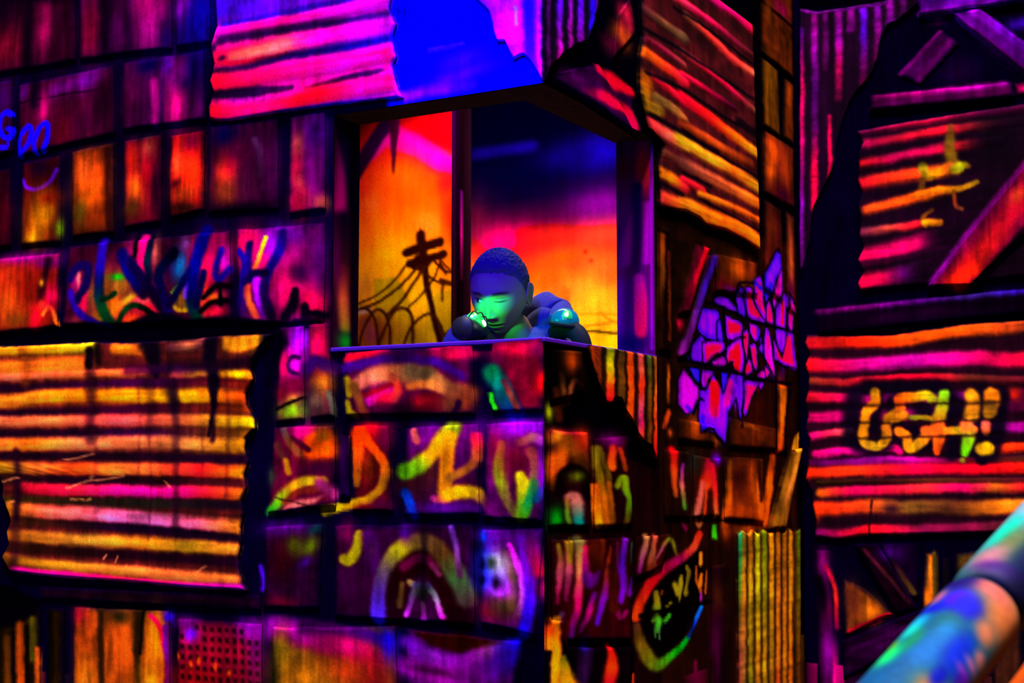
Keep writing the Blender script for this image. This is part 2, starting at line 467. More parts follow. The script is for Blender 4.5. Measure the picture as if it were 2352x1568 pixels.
tile(A, (394, 312), (472, 300), (472, 482), (392, 504), (150, 10, 22), amp=.3)
A.G(425, 385, 30, 56, (255, 56, 18)); A.G(412, 375, 12, 36, (255, 96, 50)); A.G(446, 400, 22, 50, (255, 62, 16)); A.G(428, 445, 36, 22, (180, 66, 22)); A.G(408, 422, 14, 10, (70, 0, 24), .9, -40); A.G(445, 325, 26, 26, (110, 0, 48)); A.G(430, 478, 40, 12, (60, 20, 14))
tile(A, (484, 292), (642, 270), (642, 482), (480, 490), (62, 0, 48), amp=.5)
A.G(522, 400, 24, 44, (255, 72, 40)); A.G(535, 380, 18, 34, (220, 20, 50)); A.G(530, 440, 34, 34, (150, 66, 30)); A.S([(588, 322), (600, 350), (604, 400)], 14, (92, 50, 90), .8, .9); A.G(575, 420, 34, 60, (86, 10, 58)); A.G(545, 345, 30, 30, (100, 0, 60)); A.G(625, 400, 22, 70, (80, 4, 66)); A.G(565, 478, 90, 14, (16, 0, 22), .9); A.G(520, 310, 30, 24, (12, 0, 70))
tile(A, (668, 268), (750, 258), (750, 480), (668, 492), (108, 0, 84), amp=.35)
A.G(688, 335, 14, 30, (190, 96, 66)); A.G(694, 425, 12, 28, (220, 130, 80), 1, -18); A.G(708, 445, 14, 24, (200, 50, 70)); A.G(738, 465, 18, 22, (190, 100, 60), 1, -30); A.G(690, 465, 22, 40, (200, 10, 70)); A.G(725, 400, 20, 60, (130, 0, 110)); A.G(730, 300, 30, 50, (70, 0, 96)); A.G(684, 385, 12, 40, (190, 20, 70))

# ---- graffiti row
tile(A, (-150, 612), (142, 580), (134, 752), (-150, 778), (140, 26, 14), 'b', .3)
A.G(50, 596, 100, 16, (170, 0, 150)); A.G(110, 605, 40, 16, (120, 0, 120)); A.G(26, 690, 60, 60, (196, 90, 20)); A.G(10, 640, 36, 34, (190, 60, 20)); A.G(70, 660, 40, 50, (130, 24, 10)); A.G(84, 735, 14, 34, (255, 0, 60)); A.G(40, 735, 40, 22, (130, 66, 16))
A.S([(116, 600), (104, 650), (96, 690)], 20, (30, 0, 20), .8, .8); A.G(101, 650, 6, 10, (230, 170, 20)); A.S([(102, 722), (118, 704), (136, 745)], 8, (255, 130, 30), .4); A.G(100, 700, 14, 14, (255, 60, 40)); A.G(122, 680, 18, 30, (230, 0, 90))
tile(A, (162, 566), (530, 530), (534, 738), (146, 748), (78, 4, 44), 'b', .4)
A.G(200, 690, 24, 34, (240, 0, 80)); A.G(176, 650, 16, 34, (180, 0, 110)); A.G(180, 735, 26, 14, (140, 40, 60)); A.G(185, 640, 6, 24, (220, 120, 110))
A.G(215, 680, 14, 50, (150, 90, 50)); A.G(278, 655, 34, 34, (200, 130, 40)); A.G(248, 650, 12, 34, (190, 110, 30)); A.G(264, 705, 26, 30, (255, 130, 12)); A.G(305, 735, 26, 18, (255, 84, 20)); A.G(236, 730, 26, 26, (170, 110, 20))
A.G(276, 636, 20, 8, (20, 200, 20)); A.G(300, 688, 22, 9, (240, 220, 24), 1, -30); A.G(350, 702, 44, 18, (255, 30, 60)); A.G(335, 690, 30, 10, (255, 90, 90))
A.S([(336, 552), (330, 600), (340, 650)], 28, [(230, 0, 120), (255, 0, 110), (255, 0, 90)], .4); A.G(302, 585, 18, 40, (160, 10, 90)); A.G(362, 580, 12, 34, (230, 110, 100)); A.G(400, 600, 20, 40, (60, 0, 70)); A.G(365, 670, 10, 34, (220, 0, 120))
A.G(418, 612, 18, 34, (0, 130, 175)); A.G(432, 560, 14, 16, (120, 70, 140)); A.G(472, 610, 36, 60, (255, 0, 96)); A.G(500, 570, 30, 30, (150, 0, 80)); A.G(470, 680, 12, 50, (255, 80, 30)); A.S([(460, 600), (455, 640)], 6, (255, 130, 30), .4)
A.P([(396, 680), (424, 640), (444, 700), (438, 716), (402, 710)], (140, 90, 30), 5); A.S([(398, 703), (420, 714), (442, 706)], 9, (200, 150, 20), .4); A.S([(398, 674), (422, 645)], 6, (150, 240, 20), .3); A.S([(436, 632), (432, 680)], 11, (170, 60, 255), .6)
A.G(495, 682, 20, 10, (255, 120, 30)); A.G(492, 715, 26, 12, (255, 20, 70)); A.S([(470, 655), (478, 690)], 8, (255, 60, 50), .4); A.G(520, 600, 12, 30, (220, 0, 190))
for p_, w_, c_ in [
    ([(241, 556), (235, 620), (232, 680), (245, 722), (264, 752)], 25, [(84, 0, 230), (62, 0, 210), (0, 44, 120), (0, 140, 60), (20, 40, 30)]),
    ([(164, 642), (180, 616), (207, 612), (202, 652), (180, 690)], 22, [(50, 0, 130), (44, 0, 120), (30, 0, 90)]),
    ([(166, 672), (180, 712), (220, 740), (254, 752)], 17, [(90, 0, 220), (70, 0, 190), (40, 0, 100)]),
    ([(284, 582), (300, 622), (334, 676)], 27, [(20, 0, 130), (8, 0, 180), (40, 0, 60)]),
    ([(300, 600), (346, 660), (386, 722)], 24, [(40, 0, 120), (26, 0, 70), (44, 0, 50)]),
    ([(352, 548), (343, 600), (347, 645)], 17, [(30, 0, 60), (0, 74, 96), (20, 0, 60)]),
    ([(404, 580), (368, 632), (384, 690), (390, 716)], 23, [(5, 0, 40), (0, 20, 100), (22, 0, 90), (44, 0, 130)]),
    ([(452, 606), (410, 672), (392, 700)], 20, [(10, 10, 170), (6, 10, 110), (30, 0, 80)]),
    ([(476, 530), (452, 612), (446, 690), (456, 734)], 29, [(16, 0, 150), (0, 0, 185), (8, 0, 140), (0, 110, 64)]),
    ([(472, 626), (466, 656), (456, 700)], 15, [(24, 0, 130), (20, 0, 90)]),
    ([(512, 576), (500, 610), (504, 642), (530, 618)], 14, [(60, 0, 220), (40, 0, 160), (50, 0, 200)]),
    ([(272, 752), (284, 722), (306, 703), (334, 708), (362, 728)], 13, [(6, 30, 10), (0, 110, 40), (4, 40, 16), (10, 0, 16)]),
    ([(466, 714), (490, 694), (526, 692)], 12, [(10, 0, 14)]), ([(472, 684), (500, 656), (530, 657)], 12, [(12, 0, 18)]),
    ([(508, 656), (512, 700)], 9, [(10, 0, 20)]), ([(238, 690), (256, 682), (266, 674)], 12, [(0, 80, 34)]), ([(318, 552), (312, 590)], 9, [(20, 0, 24)])]:
    A.S(p_, w_, np.array(c_) * .68, .45)
tile(A, (548, 528), (750, 512), (746, 742), (552, 742), (112, 0, 84), 'b', .4)
A.G(572, 570, 30, 44, (255, 0, 92)); A.G(610, 610, 24, 44, (255, 0, 120)); A.G(635, 560, 22, 36, (190, 0, 230)); A.G(665, 545, 40, 26, (110, 0, 140)); A.G(672, 590, 34, 30, (180, 0, 130)); A.G(668, 665, 34, 60, (225, 0, 96)); A.G(725, 700, 26, 50, (255, 0, 76)); A.G(695, 625, 24, 24, (60, 0, 60)); A.G(738, 600, 20, 70, (90, 0, 90))
A.S([(614, 546), (600, 590), (588, 622)], 9, [(210, 235, 20), (255, 190, 40), (255, 96, 50)], .3); A.S([(570, 640), (574, 690), (592, 726)], 15, [(230, 60, 50), (240, 120, 40), (180, 70, 50)], .4); A.S([(592, 640), (598, 690), (612, 722)], 17, [(190, 0, 220), (200, 0, 230), (90, 0, 110)], .5); A.G(558, 700, 12, 44, (60, 0, 90))
for p_, w_, c_ in [
    ([(577, 562), (573, 600), (576, 640)], 18, [(40, 0, 110), (60, 0, 190), (50, 0, 150)]), ([(552, 576), (566, 600), (560, 640), (552, 700)], 13, [(60, 0, 210), (54, 0, 170), (50, 0, 120)]),
    ([(652, 536), (646, 576), (616, 632), (611, 682), (628, 726)], 21, [(60, 0, 150), (44, 0, 180), (50, 0, 150), (64, 0, 120), (44, 0, 60)]),
    ([(564, 648), (588, 628), (612, 627)], 16, [(40, 0, 120), (30, 0, 80)]),
    ([(681, 668), (676, 700), (660, 728)], [16, 26, 24], [(26, 0, 36)]), ([(703, 706), (706, 750)], 19, [(20, 0, 30)]), ([(682, 738), (742, 734)], 13, [(16, 0, 24)])]:
    A.S(p_, w_, np.array(c_) * .68, .45)
A.P([(-160, 772), (100, 760), (150, 742), (200, 733), (262, 752), (350, 716), (400, 716), (440, 730), (540, 722), (600, 732), (640, 736), (636, 772), (380, 788), (200, 786), (-160, 800)], (7, 0, 18), 10, .96)

# ---- big corrugated sheet, lower left
S2_R = [(632, 768), (604, 800), (586, 830), (580, 848), (587, 870), (569, 905), (571, 930), (590, 962), (591, 985), (570, 1006), (567, 1030), (575, 1058), (565, 1090), (570, 1120), (559, 1150), (564, 1180), (557, 1210), (560, 1240), (551, 1280), (555, 1310), (566, 1345), (571, 1356)]
S2_L = [(-260, 808), (-260, 1050), (-60, 1078), (4, 1094), (12, 1115), (10, 1140), (26, 1178), (29, 1196), (21, 1220), (25, 1250), (10, 1278), (27, 1312)]
S2_T = [(-260, 812), (0, 797), (100, 793), (216, 786), (300, 788), (420, 780), (520, 770), (632, 766)]
S2_B = [(27, 1312), (100, 1322), (200, 1330), (300, 1336), (430, 1348), (571, 1358)]
A.begin()
A.P(S2_T + S2_R[1:] + S2_B[::-1][1:] + S2_L[::-1][1:], (92, 26, 26), 6, streak='h', amp=.3)
def band(mu, pts, w, cols, soft=.55, h=1., a=1., fade=0.):
    mu.S(pts, w, cols, soft, a, True, h, fade)
DK = (44, 0, 34)
band(A, [(-240, 815), (0, 806), (60, 803), (160, 802), (216, 797)], 28, [(240, 130, 10), (255, 160, 12), (240, 150, 14), (230, 150, 12), (190, 170, 20)])
band(A, [(270, 803), (320, 804), (345, 812)], 26, [(220, 120, 20), (255, 140, 20), (200, 90, 30)]); band(A, [(400, 800), (440, 796), (480, 786)], 22, [(120, 50, 60), (190, 110, 70), (120, 50, 60)])
band(A, [(-240, 850), (0, 848), (100, 842), (205, 838)], 44, [(150, 80, 16), (190, 100, 20), (250, 130, 30), (255, 128, 30)], .6, .6)
band(A, [(-240, 870), (0, 868), (120, 862), (210, 860), (340, 856)], 20, [(255, 110, 90), (255, 116, 90), (255, 120, 80), (240, 110, 50), (255, 130, 60)])
band(A, [(410, 862), (470, 860), (500, 862)], 26, [(255, 100, 90), (210, 140, 40), (190, 110, 50)]); band(A, [(515, 862), (570, 862), (585, 866)], 24, [(190, 120, 10), (255, 210, 0), (255, 120, 10)])
A.S([(-240, 895), (0, 892), (210, 886), (330, 880), (480, 876), (570, 882)], 20, [DK, DK, DK, (70, 0, 60), (70, 0, 60), (150, 40, 20)], .6)
band(A, [(-240, 928), (0, 924), (100, 912), (210, 908), (320, 910), (400, 912), (490, 910), (565, 915)], 34, [(190, 140, 20), (200, 150, 24), (255, 140, 40), (255, 150, 30), (255, 140, 10), (240, 150, 10), (255, 190, 10), (230, 90, 10)])
A.S([(-240, 954), (0, 950), (200, 945), (400, 937), (575, 940)], 19, [DK, DK, DK, (80, 0, 50), (150, 60, 10)], .6)
band(A, [(-240, 970), (0, 968), (40, 968), (210, 966), (330, 966), (480, 966), (588, 972)], 28, [(150, 120, 20), (160, 120, 20), (230, 120, 70), (255, 124, 66), (255, 90, 90), (210, 110, 60), (255, 215, 0)])
A.S([(-240, 998), (0, 997), (300, 996), (480, 996), (580, 994)], 22, [(50, 0, 34), DK, DK, (60, 0, 60), (150, 90, 10)], .6)
band(A, [(-240, 1024), (0, 1022), (50, 1021), (210, 1018), (380, 1016), (450, 1021), (530, 1023), (568, 1022)], 32, [(140, 130, 10), (150, 130, 12), (255, 130, 60), (255, 134, 24), (255, 146, 84), (230, 116, 66), (220, 140, 70), (210, 140, 10)])
A.S([(-100, 1046), (0, 1046), (300, 1048), (566, 1055)], 18, [DK, (40, 6, 28), (40, 4, 30), (44, 0, 40)], .6)
band(A, [(-60, 1072), (0, 1074), (65, 1076), (160, 1077), (350, 1080), (430, 1080), (530, 1085), (565, 1086)], 30, [(150, 110, 16), (170, 120, 20), (255, 130, 50), (255, 92, 22), (240, 140, 50), (255, 110, 50), (255, 34, 40), (230, 140, 10)])
A.S([(0, 1100), (160, 1102), (360, 1104), (562, 1110)], 20, [(60, 20, 20), DK, (44, 8, 20), (90, 20, 30)], .6)
band(A, [(60, 1120), (160, 1126), (280, 1127), (370, 1130), (410, 1131), (470, 1131), (535, 1134), (560, 1136)], 28, [(180, 20, 50), (255, 20, 70), (245, 34, 72), (255, 20, 130), (230, 10, 146), (230, 0, 126), (235, 34, 50), (200, 110, 20)])
A.S([(14, 1146), (300, 1153), (450, 1157), (562, 1160)], 21, [(80, 50, 14), (46, 28, 14), (50, 40, 30), (36, 6, 34)], .6)
band(A, [(30, 1168), (120, 1178), (250, 1184), (370, 1195), (415, 1199), (480, 1206), (556, 1212)], 34, [(230, 140, 20), (255, 112, 84), (255, 112, 112), (255, 116, 170), (200, 100, 150), (255, 104, 134), (240, 144, 30)])
A.S([(26, 1196), (300, 1211), (556, 1236)], 20, [(100, 50, 10), (36, 0, 40), (40, 0, 34)], .6)
band(A, [(26, 1228), (100, 1234), (200, 1240), (330, 1246), (400, 1252), (553, 1262)], 30, [(170, 100, 20), (210, 130, 40), (215, 150, 50), (235, 140, 30), (190, 146, 24), (226, 132, 40)])
A.S([(20, 1256), (300, 1274), (552, 1290)], 22, [(70, 30, 10), (40, 4, 20), (44, 0, 34)], .6)
band(A, [(14, 1280), (100, 1294), (200, 1303), (380, 1318), (545, 1332)], 26, [(150, 90, 16), (200, 140, 30), (235, 140, 50), (255, 132, 64), (230, 130, 50)])
band(A, [(40, 1308), (100, 1316), (200, 1325), (380, 1343), (562, 1352)], 21, [(190, 0, 120), (220, 0, 140), (255, 0, 110), (225, 0, 146), (205, 0, 170)], .5)
for x, y0, y1, w, a in [(214, 830, 1010, 26, .62), (226, 1010, 1200, 16, .25), (350, 860, 1000, 20, .3), (410, 880, 1210, 18, .55), (325, 860, 1090, 6, .3), (495, 800, 1012, 11, .85), (527, 860, 1140, 9, .3), (470, 1000, 1120, 6, .3), (45, 1036, 1190, 20, .85), (350, 1000, 1240, 5, .25), (40, 1200, 1290, 26, .5)]:
    A.S([(x, y0), (x + 4, (y0 + y1) / 2), (x, y1)], w, (46, 4, 34), .8, a)
A.S([(60, 800), (70, 850), (66, 880)], 24, (120, 60, 10), .9, .6); A.S([(214, 806), (212, 838)], 20, (14, 0, 14), .5, .95); A.S([(230, 795), (234, 830)], 16, (18, 4, 8), .8, .8)
A.S([(350, 786), (362, 830), (368, 862)], [56, 34, 16], (12, 0, 20), .5, .96); A.S([(494, 780), (488, 830), (496, 856), (498, 930), (486, 1000)], [30, 30, 26, 8, 5], (14, 0, 26), .45, .95)
A.S([(300, 850), (420, 846), (520, 838), (584, 830)], 24, [(80, 0, 50), (50, 0, 60), (30, 0, 30), (40, 0, 30)], .8, .85); A.S([(400, 896), (408, 940)], 26, (24, 0, 34), .9, .8)
A.P([(516, 772), (632, 766), (604, 798), (560, 812), (516, 806)], (232, 156, 20), 10); A.G(560, 796, 30, 12, (255, 150, 20)); A.S([(626, 772), (580, 815)], 4, (90, 60, 10), .5)
for s_ in [[(156, 1054), (190, 1050), (222, 1040)], [(160, 1120), (205, 1104), (250, 1100), (292, 1092)], [(214, 1098), (222, 1092)], [(170, 1146), (200, 1148)], [(205, 1150), (216, 1146)], [(384, 1104), (398, 1120)], [(12, 1105), (50, 1096)], [(24, 1156), (40, 1150)], [(246, 1282), (252, 1272)], [(272, 1290), (278, 1276)], [(460, 1312), (480, 1298)]]:
    A.S(s_, 3, (230, 150, 90), .5, .75)
A.end(S2_T + S2_R[1:] + S2_B[::-1][1:] + S2_L[::-1][1:])
patch(A, 'corrugated_sheet', S2_T, S2_R, S2_B, S2_L, M_SHEET, .012, .0018, 3.2, 'orange and red corrugated sheet with wavy edges')

# ---- pieces below the sheet
tile(A, (92, 1346), (600, 1366), (600, 1402), (96, 1374), (34, 4, 28), 'h', .5, name='plank', mat=M_WOOD)
tile(A, (-160, 1440), (96, 1396), (94, 1640), (-160, 1640), (40, 22, 6), 'v', .6)
A.P([(-160, 1330), (20, 1340), (100, 1380), (92, 1410), (40, 1440), (-160, 1470)], (6, 0, 10), 10)
A.S([(20, 1465), (22, 1640)], 20, [(90, 50, 10), (140, 76, 12)], .8); A.S([(50, 1436), (52, 1640)], 22, [(150, 70, 10), (240, 100, 24)], .7); A.S([(80, 1424), (78, 1510)], 18, (96, 84, 12), .8); A.S([(90, 1490), (88, 1640)], 13, (190, 90, 24), .7); A.S([(35, 1450), (36, 1640)], 8, (16, 6, 4), .8); A.S([(66, 1440), (68, 1640)], 12, (20, 8, 4), .8)
tile(A, (112, 1396), (150, 1398), (148, 1640), (112, 1640), (34, 18, 4), 'v', .6, name='board', mat=M_WOOD)
A.S([(132, 1410), (134, 1640)], 12, (56, 32, 6), .8)
tile(A, (172, 1394), (392, 1402), (390, 1640), (172, 1640), (150, 72, 14), 'v', .4)
A.G(186, 1412, 22, 26, (160, 10, 60)); A.G(200, 1470, 26, 60, (200, 84, 20)); A.G(200, 1560, 30, 60, (190, 110, 20)); A.S([(236, 1396), (238, 1640)], 16, (46, 26, 8), .6); A.G(285, 1480, 34, 70, (220, 100, 20)); A.G(280, 1415, 30, 18, (60, 44, 14)); A.S([(322, 1404), (318, 1480), (322, 1560)], [26, 20, 10], (50, 30, 8), .8); A.S([(334, 1404), (326, 1500)], 8, (8, 2, 4), .5)
A.G(362, 1470, 22, 60, (235, 150, 14)); A.G(355, 1560, 34, 34, (220, 160, 16)); A.S([(352, 1414), (372, 1440), (382, 1490)], 10, [(255, 0, 100), (255, 20, 60), (180, 10, 90)], .5); A.S([(384, 1440), (390, 1600)], 12, (110, 0, 130), .6); A.G(390, 1416, 12, 14, (60, 0, 200))
tile(A, (412, 1420), (603, 1432), (606, 1640), (408, 1640), (130, 4, 54), 'b', .4, label='red grille stencilled tile')
A.G(580, 1446, 34, 26, (170, 0, 190)); A.G(443, 1454, 16, 18, (120, 0, 255)); A.G(430, 1430, 30, 16, (110, 0, 110)); A.G(590, 1500, 20, 80, (110, 0, 110)); A.G(470, 1560, 90, 40, (150, 12, 20)); A.G(510, 1500, 60, 40, (170, 8, 50))
for r_ in range(10):
    for c_ in range(11):
        x = 416 + c_ * 17.2 + r_ * .5; y = 1428 + r_ * 23 + c_ * 1.6
        if (r_, c_) in ((0, 0), (0, 1), (1, 1), (1, 2), (0, 9), (0, 10)): continue
        A.P([(x, y + 2), (x + 11, y + 3), (x + 11, y + 17), (x, y + 16)], (26, 0, 12), 4, .86)
for x, y in [(442, 1524), (460, 1516), (500, 1528), (529, 1544), (413, 1505)]: A.G(x, y, 4, 8, (255, 110, 10))
tile(A, (630, 1440), (912, 1436), (914, 1640), (624, 1640), (140, 98, 22), 'b', .35)
A.S([(630, 1442), (740, 1466), (860, 1516)], 50, [(170, 0, 170), (170, 0, 130), (170, 10, 60)], .7); A.S([(700, 1440), (800, 1448), (890, 1470)], 28, [(60, 0, 70), (100, 0, 110), (40, 0, 140)], .8); A.G(895, 1480, 18, 44, (20, 0, 150)); A.G(650, 1500, 18, 50, (190, 150, 20)); A.G(860, 1560, 40, 40, (110, 10, 24)); A.G(790, 1540, 60, 34, (180, 60, 20)); A.G(700, 1560, 70, 44, (190, 120, 16)); A.G(632, 1560, 12, 70, (60, 50, 16)); A.G(790, 1480, 60, 20, (200, 0, 110))
tile(A, (936, 1442), (1204, 1474), (1190, 1640), (936, 1640), (84, 0, 96), 'b', .35)
A.P([(944, 1446), (1060, 1452), (1196, 1478), (1140, 1490), (1060, 1502), (985, 1482)], (52, 8, 2), 8, curve=False)
A.S([(938, 1476), (990, 1508), (1060, 1520), (1130, 1498), (1196, 1482)], 30, [(110, 0, 160), (130, 30, 150), (140, 0, 150), (130, 50, 120), (20, 0, 200)], .6); A.S([(940, 1530), (1030, 1556), (1110, 1548), (1180, 1510)], 44, [(150, 0, 150), (150, 0, 140), (110, 0, 120), (40, 0, 120)], .7)
A.G(1000, 1540, 50, 8, (60, 0, 50), .8, 8)
A.P([(1196, 1460), (1249, 1440), (1249, 1640), (1160, 1640)], (6, 0, 30), 12)

# ---- tiles under the window
tile(A, (646, 752), (700, 748), (702, 962), (636, 970), (90, 0, 60), 'b', .3)
A.G(690, 786, 22, 40, (200, 0, 255)); A.G(678, 830, 24, 34, (235, 0, 180)); A.G(656, 838, 12, 30, (230, 0, 90)); A.P([(600, 760), (660, 756), (674, 790), (646, 830), (636, 900), (600, 900)], (8, 0, 26), 16)
A.S([(690, 822), (676, 820), (666, 836), (672, 852), (690, 858)], 9, (60, 0, 70), .5); A.G(680, 838, 10, 8, (240, 0, 190)); A.G(675, 912, 22, 14, (200, 130, 56), 1, -12); A.G(672, 944, 30, 22, (150, 196, 20)); A.S([(638, 938), (670, 926), (700, 912)], 7, (20, 0, 14), .4); A.G(650, 905, 16, 16, (120, 10, 40)); A.G(680, 885, 30, 18, (110, 0, 50))
tile(A, (712, 748), (758, 742), (770, 955), (714, 962), (90, 20, 40), 'b', .3)
A.G(736, 795, 20, 40, (255, 0, 100)); A.S([(712, 842), (730, 830), (770, 848)], 26, (60, 0, 90), .5); A.G(745, 880, 24, 24, (200, 116, 24)); A.G(730, 930, 20, 34, (110, 84, 62)); A.S([(758, 900), (768, 950)], 10, (110, 100, 80), .5); A.G(732, 945, 14, 14, (80, 40, 50)); A.S([(718, 720), (752, 722)], 14, (14, 0, 24), .5)
tile(A, (794, 808), (1088, 792), (1092, 950), (797, 956), (88, 0, 58), 'b', .3)
A.S([(800, 826), (840, 814), (890, 806)], 16, [(240, 10, 50), (220, 10, 50), (120, 0, 60)], .6); A.S([(1000, 805), (1040, 812), (1088, 808)], 26, [(140, 0, 70), (200, 6, 70), (150, 0, 70)], .7)
A.S([(794, 846), (870, 829), (960, 829), (1010, 836), (1062, 866)], 20, [(90, 0, 140), (86, 0, 120), (44, 0, 70), (90, 0, 140), (70, 0, 100)], .6); A.S([(810, 866), (900, 846), (1000, 850), (1060, 880)], 10, (100, 0, 70), .6)
A.G(935, 815, 26, 20, (40, 0, 60), .8)
A.S([(822, 884), (850, 866), (900, 858), (950, 860), (1000, 872), (1042, 898), (1074, 906)], [26, 36, 40, 40, 34, 30, 44], [(210, 120, 76), (220, 130, 90), (190, 110, 60), (130, 84, 50), (220, 150, 76), (180, 110, 60), (140, 66, 40)], .5)
A.G(840, 878, 20, 12, (230, 120, 96)); A.S([(945, 888), (985, 882), (1014, 892)], 18, [(200, 110, 40), (255, 150, 60), (220, 140, 70)], .7); A.S([(905, 868), (915, 890), (908, 916)], 20, [(180, 80, 50), (240, 70, 44), (240, 100, 80)], .6); A.S([(945, 850), (985, 856)], 26, (112, 84, 50), .7)
A.S([(852, 920), (896, 895)], 19, [(200, 0, 160), (200, 0, 140)], .6); A.S([(842, 908), (900, 884)], 10, (150, 0, 40), .6); A.G(890, 915, 22, 14, (230, 16, 60)); A.P([(936, 926), (966, 905), (1000, 894), (1030, 910), (1044, 940), (1010, 952), (950, 950)], (100, 0, 24), 12); A.G(930, 946, 56, 22, (36, 0, 26)); A.G(975, 920, 20, 14, (160, 10, 36)); A.G(1040, 925, 22, 26, (130, 70, 44)); A.G(1070, 925, 20, 18, (150, 64, 34)); A.S([(1048, 950), (1056, 925)], 12, (46, 0, 50), .5)
A.S([(799, 870), (806, 905)], 16, (180, 150, 14), .5); A.S([(800, 925), (806, 945), (820, 956)], 14, (180, 160, 20), .5); A.S([(815, 885), (830, 920), (840, 954)], 18, [(140, 84, 30), (160, 86, 44), (140, 60, 40)], .6)
tile(A, (1133, 786), (1249, 776), (1249, 942), (1132, 948), (136, 4, 48), 'b', .25)
A.G(1180, 803, 44, 14, (255, 0, 76)); A.G(1240, 800, 20, 16, (140, 0, 80)); A.G(1145, 830, 20, 30, (110, 0, 60)); A.G(1250, 880, 16, 26, (215, 10, 24)); A.S([(1130, 856), (1150, 884), (1166, 920), (1182, 950)], 36, [(0, 130, 76), (0, 140, 120), (10, 90, 110), (10, 50, 130)], .5); A.S([(1129, 908), (1140, 938)], 9, (50, 255, 20), .3); A.S([(1160, 876), (1176, 910), (1190, 938)], 11, [(130, 40, 60), (160, 80, 60), (150, 60, 60)], .5)
tile(A, (632, 980), (770, 978), (774, 1160), (616, 1180), (92, 2, 46), 'b', .3)
A.G(702, 996, 40, 22, (205, 0, 120)); A.P([(700, 1000), (740, 982), (772, 984), (772, 1052), (720, 1056), (696, 1046)], (235, 76, 8), 10); A.G(745, 1000, 24, 24, (140, 80, 10)); A.G(738, 1036, 40, 20, (255, 110, 0)); A.S([(675, 1006), (712, 1032)], 10, (90, 0, 44), .6); A.S([(656, 990), (668, 1015), (690, 1040)], 15, [(110, 80, 80), (150, 80, 40), (170, 90, 50)], .6)
A.S([(640, 1020), (655, 1050)], 14, (100, 44, 40), .7); A.S([(662, 1058), (666, 1086)], 13, (190, 130, 20), .5); A.G(625, 1095, 10, 20, (70, 80, 60)); A.G(740, 1075, 40, 16, (70, 0, 50))
A.S([(748, 1103), (700, 1108), (664, 1130), (645, 1152), (622, 1178)], [18, 22, 28, 22, 20], [(170, 140, 24), (200, 170, 20), (200, 140, 20), (130, 170, 20), (30, 140, 40)], .5); A.S([(660, 1152), (690, 1130), (730, 1122)], 14, (130, 40, 30), .6); A.P([(640, 1178), (662, 1154), (700, 1142), (752, 1136), (730, 1156), (690, 1170)], (220, 116, 106), 8); A.S([(740, 1110), (770, 1134)], 24, (150, 40, 100), .7)
A.S([(638, 1144), (720, 1162)], 2, (60, 20, 20), .4, .8)
tile(A, (782, 1000), (806, 1000), (806, 1140), (780, 1140), (60, 0, 76), 'v', .4, name='board', mat=M_WOOD)
tile(A, (812, 978), (896, 976), (904, 1174), (812, 1174), (96, 0, 30), 'b', .3)
A.G(855, 985, 30, 20, (200, 10, 34)); A.G(888, 1000, 16, 34, (110, 0, 60)); A.S([(824, 998), (824, 1060), (821, 1110)], [30, 22, 14], [(255, 70, 0), (255, 110, 10), (170, 110, 20)], .5); A.G(850, 1070, 16, 36, (130, 44, 8)); A.S([(836, 990), (850, 1016), (878, 1050), (888, 1086), (876, 1122), (850, 1146), (800, 1160), (745, 1174)], 18, [(255, 60, 0), (255, 84, 0), (235, 110, 10), (200, 130, 20), (190, 140, 10), (190, 150, 6), (205, 170, 0), (205, 180, 10)], .4)
A.G(880, 1160, 24, 14, (90, 0, 60)); A.G(840, 1165, 24, 8, (90, 0, 30))
tile(A, (934, 982), (1102, 974), (1102, 1182), (930, 1182), (92, 0, 92), 'b', .3)
A.G(985, 1000, 30, 26, (130, 0, 130)); A.G(1075, 1000, 26, 30, (130, 0, 120)); A.G(985, 1085, 34, 44, (84, 30, 34)); A.G(940, 1110, 34, 30, (70, 16, 30)); A.G(1070, 1110, 26, 24, (84, 0, 60)); A.S([(954, 990), (960, 1012)], 13, (190, 90, 84), .6)
A.S([(930, 1082), (960, 1072), (1000, 1036), (1024, 1004), (1042, 984)], [34, 36, 28, 34, 36], [(100, 170, 10), (140, 180, 20), (210, 150, 14), (220, 180, 10), (150, 160, 24)], .4); A.S([(1036, 1004), (1030, 1044), (1028, 1084), (1026, 1126)], [30, 30, 26, 30], [(220, 170, 10), (225, 140, 10), (220, 140, 10), (200, 130, 20)], .4)
A.S([(1096, 1002), (1096, 1050), (1074, 1078), (1036, 1098)], 17, [(220, 20, 70), (190, 90, 50), (150, 90, 34), (170, 110, 30)], .45); A.S([(998, 1142), (1012, 1146), (1052, 1132), (1088, 1130), (1112, 1150), (1132, 1170), (1150, 1190)], [10, 24, 28, 26, 22, 18, 16], [(190, 40, 140), (225, 160, 10), (225, 180, 10), (210, 175, 10), (170, 110, 60), (130, 40, 90), (100, 20, 90)], .4)
A.S([(932, 1132), (944, 1152), (952, 1180)], 20, [(10, 60, 150), (10, 76, 190), (20, 50, 150)], .4); A.G(1000, 1165, 26, 10, (100, 0, 150)); A.G(1060, 1166, 50, 10, (90, 0, 120))
tile(A, (1118, 974), (1249, 966), (1249, 1198), (1112, 1188), (112, 0, 104), 'b', .3)
A.G(1200, 982, 60, 20, (180, 0, 220)); A.G(1140, 1030, 16, 40, (130, 0, 60)); A.S([(1157, 1018), (1150, 1060), (1154, 1110), (1170, 1150), (1192, 1184)], [14, 22, 24, 20, 20], [(170, 80, 60), (150, 140, 26), (150, 170, 24), (140, 110, 60), (150, 140, 60)], .45); A.G(1190, 1060, 30, 40, (110, 10, 40)); A.G(1192, 1120, 12, 44, (70, 0, 50)); A.S([(1202, 1014), (1226, 1004), (1248, 1012)], 18, [(150, 60, 70), (190, 110, 110), (210, 90, 190)], .6)
